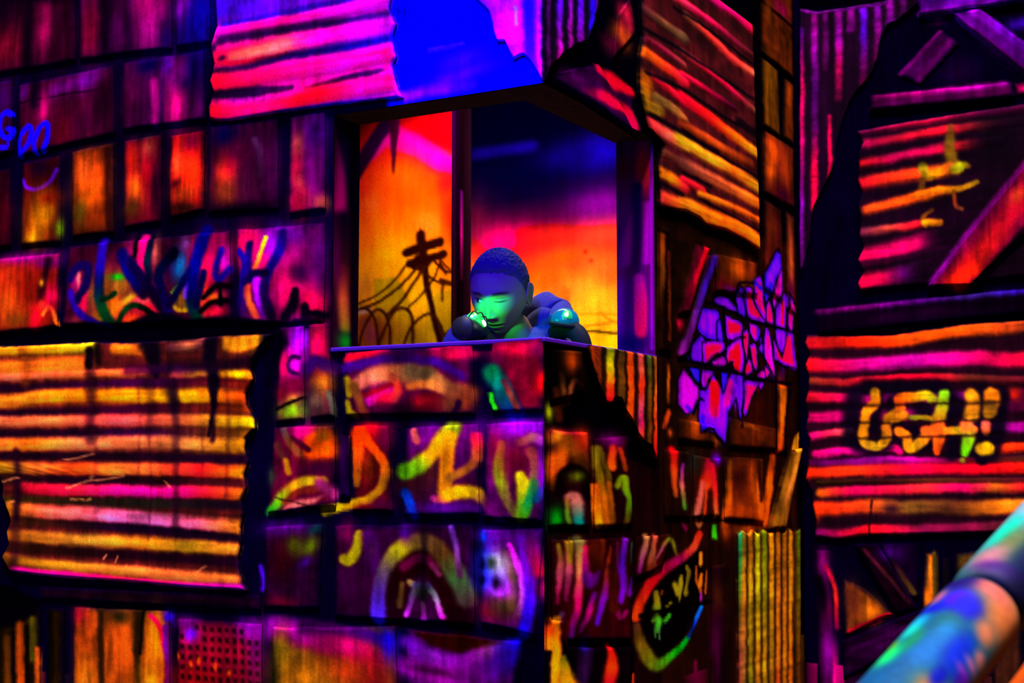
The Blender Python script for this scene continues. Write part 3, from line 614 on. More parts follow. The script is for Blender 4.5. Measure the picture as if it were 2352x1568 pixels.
A.S([(1224, 1036), (1232, 1076), (1226, 1110)], [18, 16, 18], [(150, 60, 60), (180, 100, 80), (120, 130, 60)], .5); A.S([(1196, 1092), (1206, 1120), (1206, 1156), (1196, 1188)], [18, 28, 26, 22], [(210, 190, 20), (190, 180, 20), (120, 160, 20), (130, 140, 30)], .45); A.S([(1232, 1110), (1220, 1150), (1204, 1186)], 18, [(60, 130, 60), (20, 140, 80), (90, 160, 20)], .5); A.S([(1246, 1124), (1236, 1146)], 14, (0, 110, 130), .5); A.G(1250, 1080, 10, 60, (130, 0, 160))
tile(A, (612, 1210), (742, 1202), (736, 1396), (608, 1396), (50, 0, 46), 'b', .4)
A.G(660, 1216, 50, 18, (110, 0, 150)); A.G(650, 1280, 26, 44, (80, 0, 26)); A.G(680, 1252, 18, 22, (110, 110, 16)); A.G(716, 1254, 16, 24, (130, 150, 14), 1, 30); A.G(728, 1216, 16, 10, (20, 80, 80), 1, -30); A.G(704, 1290, 18, 10, (80, 0, 130), 1, -40); A.G(650, 1382, 34, 14, (100, 0, 44)); A.S([(600, 1300), (606, 1340), (602, 1352)], 9, (90, 0, 180), .6)
tile(A, (770, 1206), (1090, 1204), (1092, 1434), (772, 1416), (60, 0, 54), 'b', .4)
A.G(800, 1225, 18, 30, (110, 0, 70)); A.G(830, 1330, 30, 60, (70, 0, 60)); A.S([(795, 1284), (806, 1286), (820, 1266), (830, 1225)], [22, 24, 20, 14], (175, 160, 14), .45); A.G(858, 1262, 8, 16, (120, 84, 76)); A.S([(850, 1230), (866, 1300)], 30, (84, 0, 100), .8, .7)
A.S([(905, 1412), (912, 1350), (940, 1300), (978, 1284), (1014, 1312), (1040, 1370), (1056, 1420)], 54, [(40, 0, 24), (40, 0, 12), (44, 0, 8), (44, 0, 8), (44, 0, 10), (40, 0, 14)], .4)
A.S([(930, 1300), (972, 1280), (1006, 1300)], 18, (110, 0, 64), .6); A.S([(996, 1295), (1012, 1320)], 9, (130, 40, 90), .6)
A.S([(872, 1414), (876, 1344), (900, 1284), (948, 1246), (998, 1250), (1036, 1296), (1064, 1344), (1076, 1376)], [30, 28, 28, 34, 34, 36, 44, 34], [(110, 50, 230), (84, 40, 130), (110, 84, 90), (180, 170, 16), (120, 84, 50), (116, 76, 30), (80, 110, 60), (80, 70, 60)], .4)
A.S([(936, 1412), (950, 1374), (960, 1350), (946, 1336)], [8, 10, 14, 12], [(220, 50, 230), (140, 60, 150), (130, 110, 140), (150, 120, 70)], .4); A.S([(1020, 1414), (1004, 1370), (988, 1350)], [12, 9, 12], [(230, 40, 200), (150, 120, 150), (120, 130, 120)], .4); A.S([(978, 1420), (976, 1386)], [9, 7], [(220, 40, 220), (150, 90, 130)], .4); A.S([(928, 1340), (920, 1390)], 10, (100, 70, 30), .7); A.S([(960, 1344), (985, 1344)], 14, (90, 70, 120), .6); A.G(976, 1362, 16, 16, (30, 40, 26))
A.S([(1040, 1212), (1050, 1256), (1062, 1320)], 10, [(110, 50, 150), (140, 70, 150), (110, 50, 90)], .5); A.G(935, 1222, 14, 20, (80, 0, 120)); A.S([(977, 1210), (977, 1440)], 10, (20, 0, 20), .8, .5)
tile(A, (1108, 1216), (1249, 1212), (1230, 1458), (1108, 1432), (92, 0, 104), 'b', .35)
A.G(1140, 1230, 40, 14, (120, 0, 160)); A.G(1130, 1400, 30, 26, (120, 0, 50)); A.G(1160, 1390, 30, 26, (90, 60, 40)); A.S([(1165, 1272), (1180, 1330), (1176, 1390)], 18, [(110, 20, 70), (96, 74, 50), (100, 70, 40)], .7)
A.P([(1106, 1272), (1146, 1266), (1164, 1296), (1174, 1352), (1164, 1368), (1140, 1368), (1126, 1352), (1106, 1350)], (170, 120, 230), 7, curve=False); A.G(1118, 1300, 18, 40, (50, 70, 255)); A.G(1120, 1334, 18, 14, (60, 60, 255)); A.G(1150, 1292, 18, 26, (205, 185, 200)); A.G(1156, 1352, 22, 16, (215, 60, 240)); A.G(1131, 1292, 12, 15, (50, 64, 50)); A.G(1144, 1337, 11, 15, (30, 4, 44)); A.G(1108, 1333, 10, 14, (10, 0, 40)); A.G(1108, 1296, 7, 15, (10, 0, 60))
A.S([(1174, 1250), (1196, 1308), (1205, 1360), (1194, 1408)], [8, 14, 14, 10], [(255, 30, 230), (230, 70, 220), (200, 90, 200), (110, 50, 90)], .4); A.S([(1202, 1240), (1215, 1310), (1220, 1376), (1206, 1452)], 20, [(110, 0, 160), (140, 0, 200), (80, 0, 200), (40, 0, 200)], .6); A.G(1112, 1233, 8, 10, (20, 90, 240)); A.S([(1224, 1250), (1240, 1310)], 24, [(120, 0, 110), (170, 10, 70)], .7); A.G(1258, 1350, 14, 22, (230, 0, 130))

# ---- pink corrugated sheet, torn blue patch and lilac sheet above the window
S1_T = [(492, -110), (905, -150)]
S1_R = [(905, -150), (904, -20), (897, 20), (913, 58), (905, 85), (914, 132), (905, 152), (916, 198), (928, 226)]
S1_B = [(487, 276), (505, 281), (530, 281), (640, 263), (770, 245), (928, 226)]
S1_L = [(492, -110), (500, 10), (503, 62), (488, 104), (497, 150), (487, 188), (495, 214), (484, 248), (487, 276)]
A.P([(890, -160), (1249, -160), (1249, 215), (930, 262), (890, 250)], (6, 0, 205), 4)
A.begin()
A.P(S1_T + S1_R[1:] + S1_B[::-1][1:] + S1_L[::-1][1:], (236, 0, 190), 6, streak='h', amp=.15)
A.S([(500, 20), (640, 5), (800, -40)], 90, [(70, 0, 220), (110, 0, 250), (140, 0, 230)], .7)
band(A, [(520, 60), (640, 36), (780, 6), (900, -20)], 14, [(60, 0, 220), (70, 0, 230), (60, 0, 180), (70, 0, 200)], .8, 0)
band(A, [(510, 78), (640, 56), (780, 30), (895, 8)], 24, [(190, 0, 200), (250, 0, 180), (230, 0, 220), (200, 0, 210)])
A.S([(512, 96), (663, 71), (780, 53), (905, 36)], 19, [(70, 0, 110), (50, 0, 90), (50, 0, 100), (60, 0, 150)], .85)
band(A, [(500, 136), (560, 130), (640, 112), (720, 100), (800, 84), (908, 62)], 44, [(255, 0, 110), (255, 40, 110), (255, 90, 130), (255, 0, 220), (230, 0, 230), (220, 0, 255)], .6)
A.S([(540, 134), (600, 120), (664, 108)], 22, [(255, 90, 110), (255, 130, 140), (255, 110, 160)], .8); A.S([(520, 150), (600, 142), (660, 128)], 10, (255, 0, 80), .7); A.G(517, 136, 9, 9, (70, 0, 80)); A.G(498, 112, 8, 14, (40, 0, 90))
A.S([(495, 170), (564, 160), (663, 134), (780, 114), (906, 92)], 20, [(50, 0, 70), (50, 0, 100), (40, 0, 120), (30, 0, 160), (30, 0, 200)], .85)
band(A, [(490, 194), (560, 188), (660, 166), (780, 148), (906, 122)], 40, [(255, 0, 70), (255, 0, 130), (255, 0, 170), (240, 0, 210), (255, 0, 170)], .6)
A.S([(490, 222), (564, 216), (677, 203)], [20, 26, 8], [(34, 0, 56), (44, 0, 80), (90, 0, 110)], .5); A.S([(710, 206), (780, 188), (880, 164)], [8, 15, 12], [(90, 0, 90), (40, 0, 80), (90, 0, 120)], .6)
A.S([(540, 236), (640, 230), (690, 212)], 14, (170, 0, 200), .8)
band(A, [(488, 262), (560, 258), (640, 246), (720, 226), (800, 212), (920, 188)], 38, [(255, 0, 60), (255, 0, 150), (255, 0, 180), (255, 0, 70), (255, 0, 190), (240, 0, 160)], .6)
A.G(705, 228, 60, 18, (255, 0, 60), 1, -10); A.S([(640, 262), (780, 240), (926, 214)], 12, [(170, 0, 160), (110, 0, 190), (200, 0, 190)], .7)
A.rgb[..., 2] *= .80      # pink pigment; the blue spotlight adds the violet
A.end(S1_T + S1_R[1:] + S1_B[::-1][1:] + S1_L[::-1][1:])
patch(A, 'corrugated_sheet', S1_T, S1_R, S1_B, S1_L, M_SHEET, .012, .0018, 3.2, 'hot pink corrugated sheet with a scalloped edge')
A.S([(928, 222), (1010, 205), (1080, 196)], 22, [(150, 0, 170), (140, 0, 180), (50, 10, 220)], .8); A.G(1058, 138, 40, 18, (66, 10, 215), .9, -10); A.G(1050, 176, 60, 16, (100, 0, 200), .9, -12); A.S([(985, 116), (1060, 100)], 6, (70, 20, 225), .8)
# right-hand lilac sheet of the left face, ragged foot
VT = [(1084, -150), (1249, -170)]; VB = [(1084, -20), (1100, 2), (1128, 30), (1139, 78), (1146, 98), (1164, 98), (1176, 126), (1183, 140), (1196, 131), (1208, 129), (1221, 141), (1236, 166), (1249, 188)]
A.begin()
A.P(VT + VB[::-1], (170, 0, 205), 4, streak='v', amp=.25)
for x, w, cs in [(1116, 20, [(110, 0, 220), (130, 10, 230), (160, 0, 200)]), (1146, 18, [(190, 0, 200), (180, 0, 200), (190, 0, 190)]), (1164, 16, [(150, 0, 220), (170, 0, 200), (230, 0, 190)]), (1188, 20, [(150, 60, 255), (190, 20, 240), (255, 0, 170)]), (1206, 12, [(180, 0, 230), (220, 0, 200), (255, 0, 150)]), (1238, 14, [(180, 0, 160), (200, 0, 180), (210, 0, 200)])]:
    band(A, [(x - 4, -150), (x - 2, 40), (x, 185)], w, cs, .7)
A.S([(1219, -140), (1221, 60), (1226, 180)], 22, [(34, 0, 230), (40, 0, 230), (110, 0, 220)], .7); A.S([(1190, 20), (1192, 60)], 5, (150, 110, 255), .6); A.S([(1244, 60), (1246, 190)], 6, (190, 0, 160), .6)
A.end(VT + VB[::-1])
patch(A, 'corrugated_sheet', VT, [(1249, -170), (1249, 188)], VB, [(1084, -150), (1084, -20)], M_SHEET, .010, .0014, 3.2, 'lilac corrugated sheet with ragged foot')
# ================================================================== RIGHT FACE OF THE TOWER
B = make_mural(K, dB, -dA, 1249, 1836, -230, 1760, (1500, 800), (4, 0, 12))
B.P([(1500, 480), (1836, 560), (1836, 1740), (1500, 1740)], (48, 15, 9), 20, streak='v', amp=.4); B.P([(1249, 960), (1520, 1000), (1520, 1740), (1249, 1740)], (40, 6, 12), 14, streak='v', amp=.4)
B.P([(1249, -200), (1480, -160), (1480, 330), (1249, 190)], (3, 0, 20), 8)
# lilac sheet turning the corner
UT = [(1249, -170), (1374, -150)]; UB = [(1249, 186), (1254, 160), (1262, 150), (1276, 140), (1288, 122), (1300, 118), (1318, 104), (1332, 100), (1344, 96), (1356, 60), (1366, 20), (1374, -30)]
B.begin()
B.P(UT + UB[::-1], (120, 0, 150), 3, streak='v', amp=.25)
for x, w, cs in [(1252, 8, [(170, 0, 160), (180, 0, 180), (200, 0, 190)]), (1275, 15, [(80, 0, 220), (110, 0, 240), (255, 0, 150)]), (1304, 11, [(190, 0, 180), (160, 0, 190), (200, 0, 140)]), (1325, 14, [(130, 0, 210), (110, 0, 220), (200, 0, 150)]), (1352, 12, [(130, 0, 160), (60, 0, 230), (60, 0, 220)])]:
    band(B, [(x, -150), (x, 40), (x, 170)], w, cs, .6)
for x, w in [(1262, 12), (1291, 9), (1313, 7), (1340, 9)]: B.S([(x, -150), (x, 170)], w, [(20, 0, 40), (24, 0, 50), (40, 0, 40)], .6)
B.end(UT + UB[::-1])
patch(B, 'corrugated_sheet', UT, [(1374, -150), (1374, -30)], UB, [(1249, -170), (1249, 186)], M_SHEET, .010, .0014, 3.0, 'lilac and pink corrugated sheet with torn foot')
# two splintered boards over the window
tile(B, (1412, 40), (1444, -6), (1458, 74), (1404, 136), (120, 20, 50), 'b', .4, name='board', mat=M_WOOD)
B.G(1426, 84, 20, 26, (215, 96, 40)); B.G(1432, 34, 14, 26, (190, 30, 76)); B.G(1400, 104, 16, 22, (110, 10, 60)); B.P([(1386, -40), (1410, 20), (1386, 80), (1376, 60)], (4, 0, 24), 6)
B.P([(1262, 176), (1364, 146), (1452, 208), (1458, 304), (1360, 236)], (60, 0, 66), 8)
quad_piece(B, 'board', (1262, 172), (1370, 146), (1460, 316), (1262, 190), M_WOOD, .008)
B.S([(1370, 160), (1405, 184), (1448, 210)], [16, 34, 16], [(200, 0, 70), (255, 10, 60), (255, 0, 50)], .5); B.S([(1340, 206), (1400, 232), (1440, 256), (1456, 290)], [14, 26, 24, 20], [(120, 0, 80), (230, 0, 76), (255, 0, 66), (220, 0, 90)], .6); B.G(1320, 180, 30, 16, (90, 0, 90)); B.G(1400, 212, 30, 8, (70, 0, 50), .9, 30)

# orange corrugated sheet
S3_L = [(1468, -130), (1466, 20), (1471, 83), (1463, 133), (1464, 215), (1474, 259), (1484, 298), (1516, 332), (1506, 381), (1509, 431), (1510, 478)]
S3_R = [(1723, 58), (1727, 168), (1729, 240), (1731, 303), (1735, 390), (1738, 471), (1740, 575)]
S3_T = [(1468, -130), (1560, -62), (1640, -4), (1723, 58)]; S3_B = [(1510, 478), (1548, 485), (1566, 486), (1600, 503), (1614, 519), (1661, 530), (1697, 551), (1740, 575)]
B.begin()
B.P(S3_T + S3_R[1:] + S3_B[::-1][1:] + S3_L[::-1][1:], (84, 22, 30), 4, streak='b', amp=.3)
for p_, w_, c_ in [
    ([(1480, -100), (1560, -50), (1640, 12)], 22, [(120, 30, 40), (150, 30, 60), (170, 0, 100)]),
    ([(1632, 2), (1680, 34), (1722, 72)], 22, [(190, 0, 110), (220, 0, 110), (255, 10, 80)]),
    ([(1470, -50), (1560, 6), (1640, 62), (1690, 105), (1724, 130)], 17, [(150, 20, 60), (230, 60, 90), (220, 20, 90), (150, 20, 70), (110, 40, 40)]),
    ([(1470, 24), (1520, 60), (1562, 88)], 24, [(90, 40, 44), (120, 76, 50), (110, 80, 56)]),
    ([(1568, 40), (1620, 84), (1680, 140), (1726, 172)], 20, [(150, 80, 60), (255, 70, 60), (255, 60, 60), (255, 120, 84)]),
    ([(1478, 92), (1520, 118), (1562, 150)], 14, [(120, 20, 50), (150, 30, 70), (150, 60, 60)]),
    ([(1560, 122), (1640, 180), (1690, 225), (1727, 256)], 17, [(170, 66, 66), (225, 20, 70), (180, 10, 70), (150, 84, 60)]),
    ([(1468, 118), (1510, 148), (1562, 186)], 26, [(240, 120, 20), (240, 70, 30), (255, 30, 64)]),
    ([(1560, 172), (1620, 210), (1680, 250)], 14, [(255, 20, 70), (180, 0, 70), (70, 0, 40)]),
    ([(1490, 178), (1530, 208), (1562, 236)], 18, [(200, 20, 60), (220, 20, 60), (210, 10, 60)]),
    ([(1470, 180), (1474, 240), (1500, 252)], 34, [(190, 100, 10), (170, 116, 14), (150, 110, 30)]),
    ([(1560, 226), (1620, 270), (1680, 315), (1730, 352)], 27, [(255, 0, 60), (255, 30, 30), (255, 110, 10), (220, 156, 24)]),
    ([(1500, 226), (1540, 252), (1562, 276)], 22, [(140, 106, 50), (160, 110, 56), (150, 90, 40)]),
    ([(1560, 288), (1640, 334), (1715, 376)], 24, [(130, 50, 20), (170, 76, 20), (130, 50, 14)]),
    ([(1486, 286), (1520, 308), (1564, 336)], 28, [(255, 70, 76), (255, 110, 90), (200, 140, 50)]),
    ([(1556, 322), (1620, 362), (1690, 402), (1733, 430)], 32, [(190, 150, 24), (250, 160, 34), (255, 130, 20), (225, 160, 20)]),
    ([(1512, 346), (1562, 380)], 18, [(140, 70, 44), (110, 44, 44)]),
    ([(1560, 376), (1640, 418), (1735, 468)], 30, [(140, 70, 60), (210, 104, 54), (255, 124, 20)]),
    ([(1506, 394), (1540, 414), (1564, 432)], 26, [(255, 140, 10), (240, 140, 16), (200, 40, 50)]),
    ([(1562, 414), (1605, 436)], 17, [(255, 30, 66), (220, 40, 50)]),
    ([(1510, 452), (1545, 466), (1570, 474)], 26, [(255, 80, 66), (255, 110, 40), (240, 130, 20)]),
    ([(1570, 474), (1640, 506), (1700, 528), (1738, 560)], 38, [(230, 140, 20), (255, 130, 10), (255, 120, 14), (255, 140, 14)]),
    ([(1600, 446), (1680, 478), (1738, 508)], 18, [(240, 130, 20), (230, 110, 16), (255, 116, 16)])]:
    band(B, p_, w_, c_, .55)
for p_, w_ in [([(1540, 20), (1620, 70), (1722, 150)], 7), ([(1470, 66), (1560, 120), (1722, 228)], 9), ([(1475, 168), (1560, 206), (1640, 260), (1690, 290)], 9), ([(1484, 266), (1510, 278), (1562, 308), (1640, 352)], 10), ([(1560, 398), (1625, 428)], 7), ([(1512, 424), (1560, 448)], 8), ([(1560, 300), (1660, 366), (1735, 408)], 7), ([(1600, 458), (1740, 532)], 6), ([(1690, 282), (1726, 306)], 22)]:
    B.S(p_, w_, (16, 0, 18), .6, .85)
B.end(S3_T + S3_R[1:] + S3_B[::-1][1:] + S3_L[::-1][1:])
patch(B, 'corrugated_sheet', S3_T, S3_R, S3_B, S3_L, M_SHEET, .012, .0016, 3.2, 'orange and crimson corrugated sheet with wavy sides')
# narrow column of tiles behind it
tile(B, (1742, -60), (1818, -10), (1820, 182), (1743, 120), (92, 40, 10), 'b', .4); B.G(1790, 20, 30, 26, (110, 10, 60)); B.S([(1742, 0), (1820, 66)], 9, (10, 0, 8), .6); B.G(1760, 30, 14, 34, (120, 60, 10))
tile(B, (1743, 130), (1786, 164), (1789, 316), (1750, 288), (110, 66, 10), 'v', .4); B.G(1762, 170, 14, 50, (140, 90, 12))
tile(B, (1797, 178), (1821, 196), (1821, 333), (1794, 316), (110, 50, 12), 'v', .4); B.G(1808, 220, 8, 30, (190, 90, 14))
tile(B, (1755, 300), (1820, 342), (1822, 480), (1750, 442), (120, 44, 24), 'v', .4); B.G(1770, 340, 20, 34, (235, 100, 20)); B.G(1765, 390, 14, 40, (190, 90, 14)); B.G(1800, 380, 20, 44, (150, 60, 20)); B.G(1795, 450, 30, 24, (80, 0, 50))
tile(B, (1752, 458), (1794, 482), (1797, 690), (1753, 660), (92, 26, 22), 'v', .4); B.G(1765, 520, 14, 60, (120, 50, 20))
tile(B, (1802, 486), (1822, 498), (1826, 720), (1804, 706), (120, 50, 34), 'v', .4); B.G(1812, 590, 8, 80, (170, 84, 40)); B.G(1814, 680, 12, 40, (110, 0, 80))
# boards, props and tiles between sheet and railing level
B.P([(1508, 500), (1600, 512), (1700, 566), (1745, 590), (1750, 1040), (1520, 1030)], (40, 16, 8), 10, streak='b', amp=.4)
tile(B, (1594, 560), (1626, 572), (1582, 716), (1556, 720), (110, 8, 44), 'v', .4, name='prop', mat=M_WOOD); B.S([(1620, 572), (1590, 650), (1572, 700)], 12, [(255, 10, 50), (190, 10, 50), (90, 0, 40)], .6)
tile(B, (1622, 588), (1646, 586), (1580, 810), (1556, 822), (60, 10, 100), 'v', .4, name='prop', mat=M_WOOD); B.S([(1640, 592), (1605, 690), (1580, 770), (1562, 810)], 14, [(70, 20, 140), (90, 30, 190), (110, 30, 130), (110, 20, 110)], .6); B.G(1562, 742, 8, 14, (230, 0, 80))
tile(B, (1640, 582), (1736, 604), (1738, 676), (1642, 668), (90, 36, 12), 'b', .4); B.G(1690, 616, 30, 30, (190, 90, 14)); B.G(1722, 620, 8, 24, (150, 60, 20)); B.G(1660, 660, 24, 18, (130, 10, 40)); B.G(1676, 666, 20, 8, (110, 0, 130))
tile(B, (1512, 520), (1538, 528), (1540, 810), (1512, 806), (30, 10, 8), 'v', .5, name='board', mat=M_WOOD); B.S([(1518, 540), (1516, 640), (1512, 720)], 9, [(130, 60, 10), (120, 66, 16), (60, 24, 8)], .6); B.S([(1532, 580), (1534, 700), (1534, 780)], 6, [(100, 30, 20), (130, 60, 20), (110, 40, 10)], .6)
B.S([(1534, 838), (1535, 880), (1534, 924)], 6, [(150, 70, 16), (220, 120, 20), (130, 60, 10)], .4); B.S([(1536, 946), (1526, 980)], 9, (200, 80, 24), .5); B.G(1540, 994, 7, 10, (200, 90, 40))
for q_ in [((1556, 960), (1640, 980), (1640, 1020), (1556, 1008)), ((1672, 960), (1780, 985), (1780, 1032), (1672, 1026))]:
    tile(B, *q_, (84, 34, 8), 'b', .4)
B.G(1595, 985, 16, 30, (190, 86, 14)); B.G(1642, 1010, 14, 16, (160, 80, 20)); B.G(1730, 950, 44, 50, (66, 14, 10)); B.G(1735, 1000, 40, 22, (120, 50, 10)); B.G(1720, 980, 30, 6, (150, 76, 14), 1, 10)
tile(B, (1782, 880), (1806, 886), (1806, 1040), (1782, 1034), (150, 70, 12), 'v', .3, name='board', mat=M_WOOD); B.S([(1796, 850), (1794, 900)], 18, [(90, 0, 110), (190, 80, 10)], .7); B.G(1794, 890, 10, 14, (235, 110, 10)); B.S([(1796, 900), (1796, 960), (1788, 1034)], [22, 20, 12], [(210, 120, 20), (220, 120, 16), (255, 100, 10)], .4); B.S([(1814, 900), (1802, 960), (1800, 1036)], 12, (14, 4, 6), .6)
B.P([(1824, 1000), (1836, 990), (1836, 1040), (1816, 1040)], (200, 140, 24), 4)

# spiky violet lettering sprayed across boards
gx = lambda x, y: (1540 + x / 3.267, 560 + y / 3.267)
VI, RD, PK, PU = (112, 6, 225), (255, 0, 64), (255, 0, 120), (165, 0, 185)
cells = [
 ([(230, 490), (300, 500), (360, 530), (340, 700), (215, 640)], (100, 6, 225)), ([(345, 600), (375, 580), (398, 740), (352, 700)], (80, 10, 255)),
 ([(415, 545), (530, 600), (520, 690), (430, 700)], RD), ([(165, 760), (215, 705), (262, 740), (255, 890), (165, 870)], VI), ([(252, 742), (385, 738), (392, 800), (310, 850), (248, 895)], (255, 0, 76)),
 ([(425, 790), (530, 720), (532, 965), (462, 950), (470, 880), (425, 890)], (255, 0, 50)), ([(310, 885), (395, 845), (420, 900), (330, 915)], PU), ([(318, 430), (370, 393), (440, 418), (495, 505), (400, 470)], (122, 6, 220)),
 ([(490, 390), (525, 338), (560, 525), (508, 512)], (100, 6, 225)), ([(552, 340), (595, 345), (640, 480), (705, 565), (590, 535)], (255, 0, 90)), ([(610, 300), (650, 264), (690, 290), (700, 440), (722, 565), (650, 470)], (235, 0, 130)),
 ([(705, 230), (790, 78), (816, 180), (780, 255), (760, 335), (720, 415)], (92, 20, 255)), ([(770, 330), (816, 205), (820, 350), (780, 475), (768, 400)], (225, 0, 150)), ([(720, 475), (745, 438), (768, 560), (762, 598), (720, 585)], (255, 0, 90)),
 ([(790, 500), (845, 392), (868, 450), (862, 630), (830, 720), (795, 610)], (130, 6, 210)), ([(885, 398), (922, 470), (916, 645), (888, 620)], (255, 0, 130)), ([(790, 650), (800, 740), (835, 810), (862, 780), (878, 665)], (120, 6, 220)),
 ([(878, 665), (916, 672), (942, 935), (880, 920), (790, 875), (775, 700), (800, 760), (840, 850)], (255, 0, 92)), ([(715, 640), (748, 700), (782, 950), (786, 1015), (712, 870)], (235, 0, 120)),
 ([(538, 670), (582, 660), (576, 845), (555, 832)], RD), ([(595, 762), (640, 770), (657, 935), (620, 905)], (255, 0, 80)), ([(560, 905), (590, 868), (612, 955), (543, 982)], RD), ([(590, 590), (672, 642), (640, 722), (600, 682)], (210, 0, 120)),
 ([(680, 680), (697, 805), (658, 782)], VI), ([(100, 960), (135, 975), (232, 1105), (170, 1262), (150, 1240), (125, 1268), (60, 1195), (65, 1040)], PU), ([(140, 935), (212, 945), (206, 1035)], (50, 30, 255)),
 ([(235, 950), (322, 970), (258, 1072), (230, 1050)], (200, 0, 190)), ([(230, 1110), (270, 1112), (300, 1030), (330, 1000), (392, 1120), (440, 1000), (532, 1020), (512, 1345), (476, 1160), (430, 1260), (406, 1482), (330, 1400), (280, 1380), (233, 1392)], (125, 0, 225)),
 ([(560, 1040), (692, 1052), (668, 1112), (655, 1070), (610, 1150), (576, 1275), (545, 1250)], (255, 0, 120)), ([(708, 918), (744, 965), (708, 1004)], RD), ([(636, 1000), (690, 950), (704, 1000)], (225, 0, 110)), ([(375, 965), (430, 985), (392, 1110)], (60, 20, 255)), ([(105, 850), (120, 815), (145, 865)], (60, 20, 230))]
for p_, c_ in cells:
    ce_ = np.mean(np.array(p_, float), 0); cv_ = len(p_) <= 6
    grow = lambda f: [gx(*(ce_ + (np.array(k) - ce_) * f)) for k in p_]
    warm = c_[0] > 180
    B.P(grow(1.14), (150, 0, 225) if warm else c_, 2, curve=cv_)
    B.P(grow(.86), c_ if warm else (min(255, c_[0] + 40), c_[1], min(255, c_[2] + 20)), 7, curve=cv_)
    q_ = grow(1.14); B.S(q_ + q_[:1], 2.6, (9, 0, 26), .5, 1, cv_)
B.S([gx(328, 1060), gx(330, 1150), gx(330, 1260)], 26, [(255, 0, 40), (255, 0, 30), (230, 0, 110)], .4); B.S([gx(450, 1040), gx(420, 1200)], 14, (220, 0, 160), .7); B.S([gx(845, 440), gx(842, 600)], 8, (255, 0, 50), .5); B.S([gx(245, 1300), gx(240, 1380)], 12, (70, 10, 255), .7); B.S([gx(620, 290), gx(680, 330)], 12, (60, 20, 230), .7); B.S([gx(720, 380), gx(740, 300)], 9, (40, 20, 255), .6); B.S([gx(150, 1250), gx(120, 1220)], 9, (90, 0, 230), .7); B.S([gx(120, 1000), gx(150, 1150)], 10, (200, 0, 190), .8); B.S([gx(430, 700), gx(500, 680)], 9, (150, 0, 220), .7); B.S([gx(560, 360), gx(570, 460)], 7, (110, 0, 210), .6); B.S([gx(660, 640), gx(650, 710)], 7, (90, 10, 220), .6); B.S([gx(740, 800), gx(770, 940)], 9, (200, 0, 200), .7)
for p_, w_ in [([(280, 440), (400, 480), (560, 560), (740, 605), (925, 665)], 13), ([(70, 860), (250, 905), (450, 945), (560, 990), (740, 1030), (910, 1050)], 14), ([(310, 390), (380, 355), (470, 405)], 8), ([(400, 500), (405, 640), (430, 740)], 6), ([(548, 560), (540, 700), (560, 860), (550, 1000), (545, 1260), (520, 1380)], 5), ([(130, 960), (190, 1050), (250, 1100), (300, 1010)], 7), ([(170, 1270), (210, 1170), (250, 1180)], 7), ([(235, 1400), (300, 1390), (400, 1490)], 8), ([(430, 770), (500, 715), (560, 700)], 6), ([(300, 880), (340, 830), (400, 810), (430, 760)], 6), ([(660, 800), (700, 850), (790, 1020)], 7), ([(680, 640), (690, 720), (655, 780)], 6), ([(790, 880), (860, 915), (945, 935)], 6), ([(690, 260), (710, 180), (790, 40), (800, 70)], 6), ([(480, 430), (500, 300), (610, 290)], 9), ([(870, 360), (900, 400), (930, 500)], 5), ([(640, 990), (660, 930), (650, 960)], 8), ([(440, 930), (465, 925)], 13), ([(780, 260), (760, 340), (765, 420)], 5), ([(790, 880), (792, 1060), (788, 1250), (790, 1540)], 5)]:
    B.S([gx(*k) for k in p_], w_ * .68, (10, 0, 24), .4)

# ---- below the window
YT = [(1345, 792), (1400, 800), (1503, 818)]; YB = [(1345, 802), (1357, 850), (1366, 878), (1376, 898), (1386, 924), (1399, 926), (1406, 911), (1420, 916), (1432, 946), (1446, 966), (1460, 1000), (1474, 1016), (1490, 1026), (1504, 1062)]
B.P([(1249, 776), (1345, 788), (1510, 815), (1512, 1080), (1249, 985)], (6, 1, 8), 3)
B.begin()
B.P(YT + YB[::-1], (96, 46, 10), 3, streak='v', amp=.4)
for x, y1, w, cs in [(1352, 850, 14, [(200, 80, 14), (200, 76, 10)]), (1367, 890, 12, [(150, 60, 16), (110, 44, 10)]), (1393, 928, 22, [(110, 110, 30), (200, 190, 14), (210, 150, 10), (240, 60, 20), (255, 0, 40)]), (1420, 920, 16, [(80, 60, 24), (120, 74, 16), (110, 70, 20)]), (1440, 968, 17, [(200, 80, 10), (255, 96, 0), (230, 84, 0)]), (1463, 1012, 21, [(170, 66, 76), (255, 110, 80), (255, 60, 20), (230, 90, 110), (200, 40, 110), (255, 90, 20)]), (1486, 1030, 10, [(70, 90, 40), (130, 84, 16), (110, 60, 8)]), (1499, 1066, 15, [(120, 76, 14), (200, 110, 14), (255, 110, 10), (255, 60, 10), (255, 0, 50)])]:
    y0 = 786 + (x - 1345) * .19
    band(B, [(x - 1, y0), (x, (y0 + y1) / 2), (x + 1, y1)], w, cs, .55)
for x, y1, w in [(1379, 910, 8), (1407, 914, 6), (1453, 990, 7), (1476, 1018, 6), (1430, 946, 4), (1492, 1034, 4)]: B.S([(x, 800), (x, y1)], w, (30, 12, 6), .6, .9)
B.end(YT + YB[::-1])
patch(B, 'corrugated_sheet', YT, [(1503, 818), (1504, 1062)], YB, [(1345, 792), (1345, 802)], M_SHEET, .010, .0012, 3.0, 'amber striped corrugated sheet with torn edge')
tile(B, (1264, 800), (1334, 806), (1340, 900), (1262, 920), (14, 4, 6), 'b', .4, name='board', mat=M_WOOD)
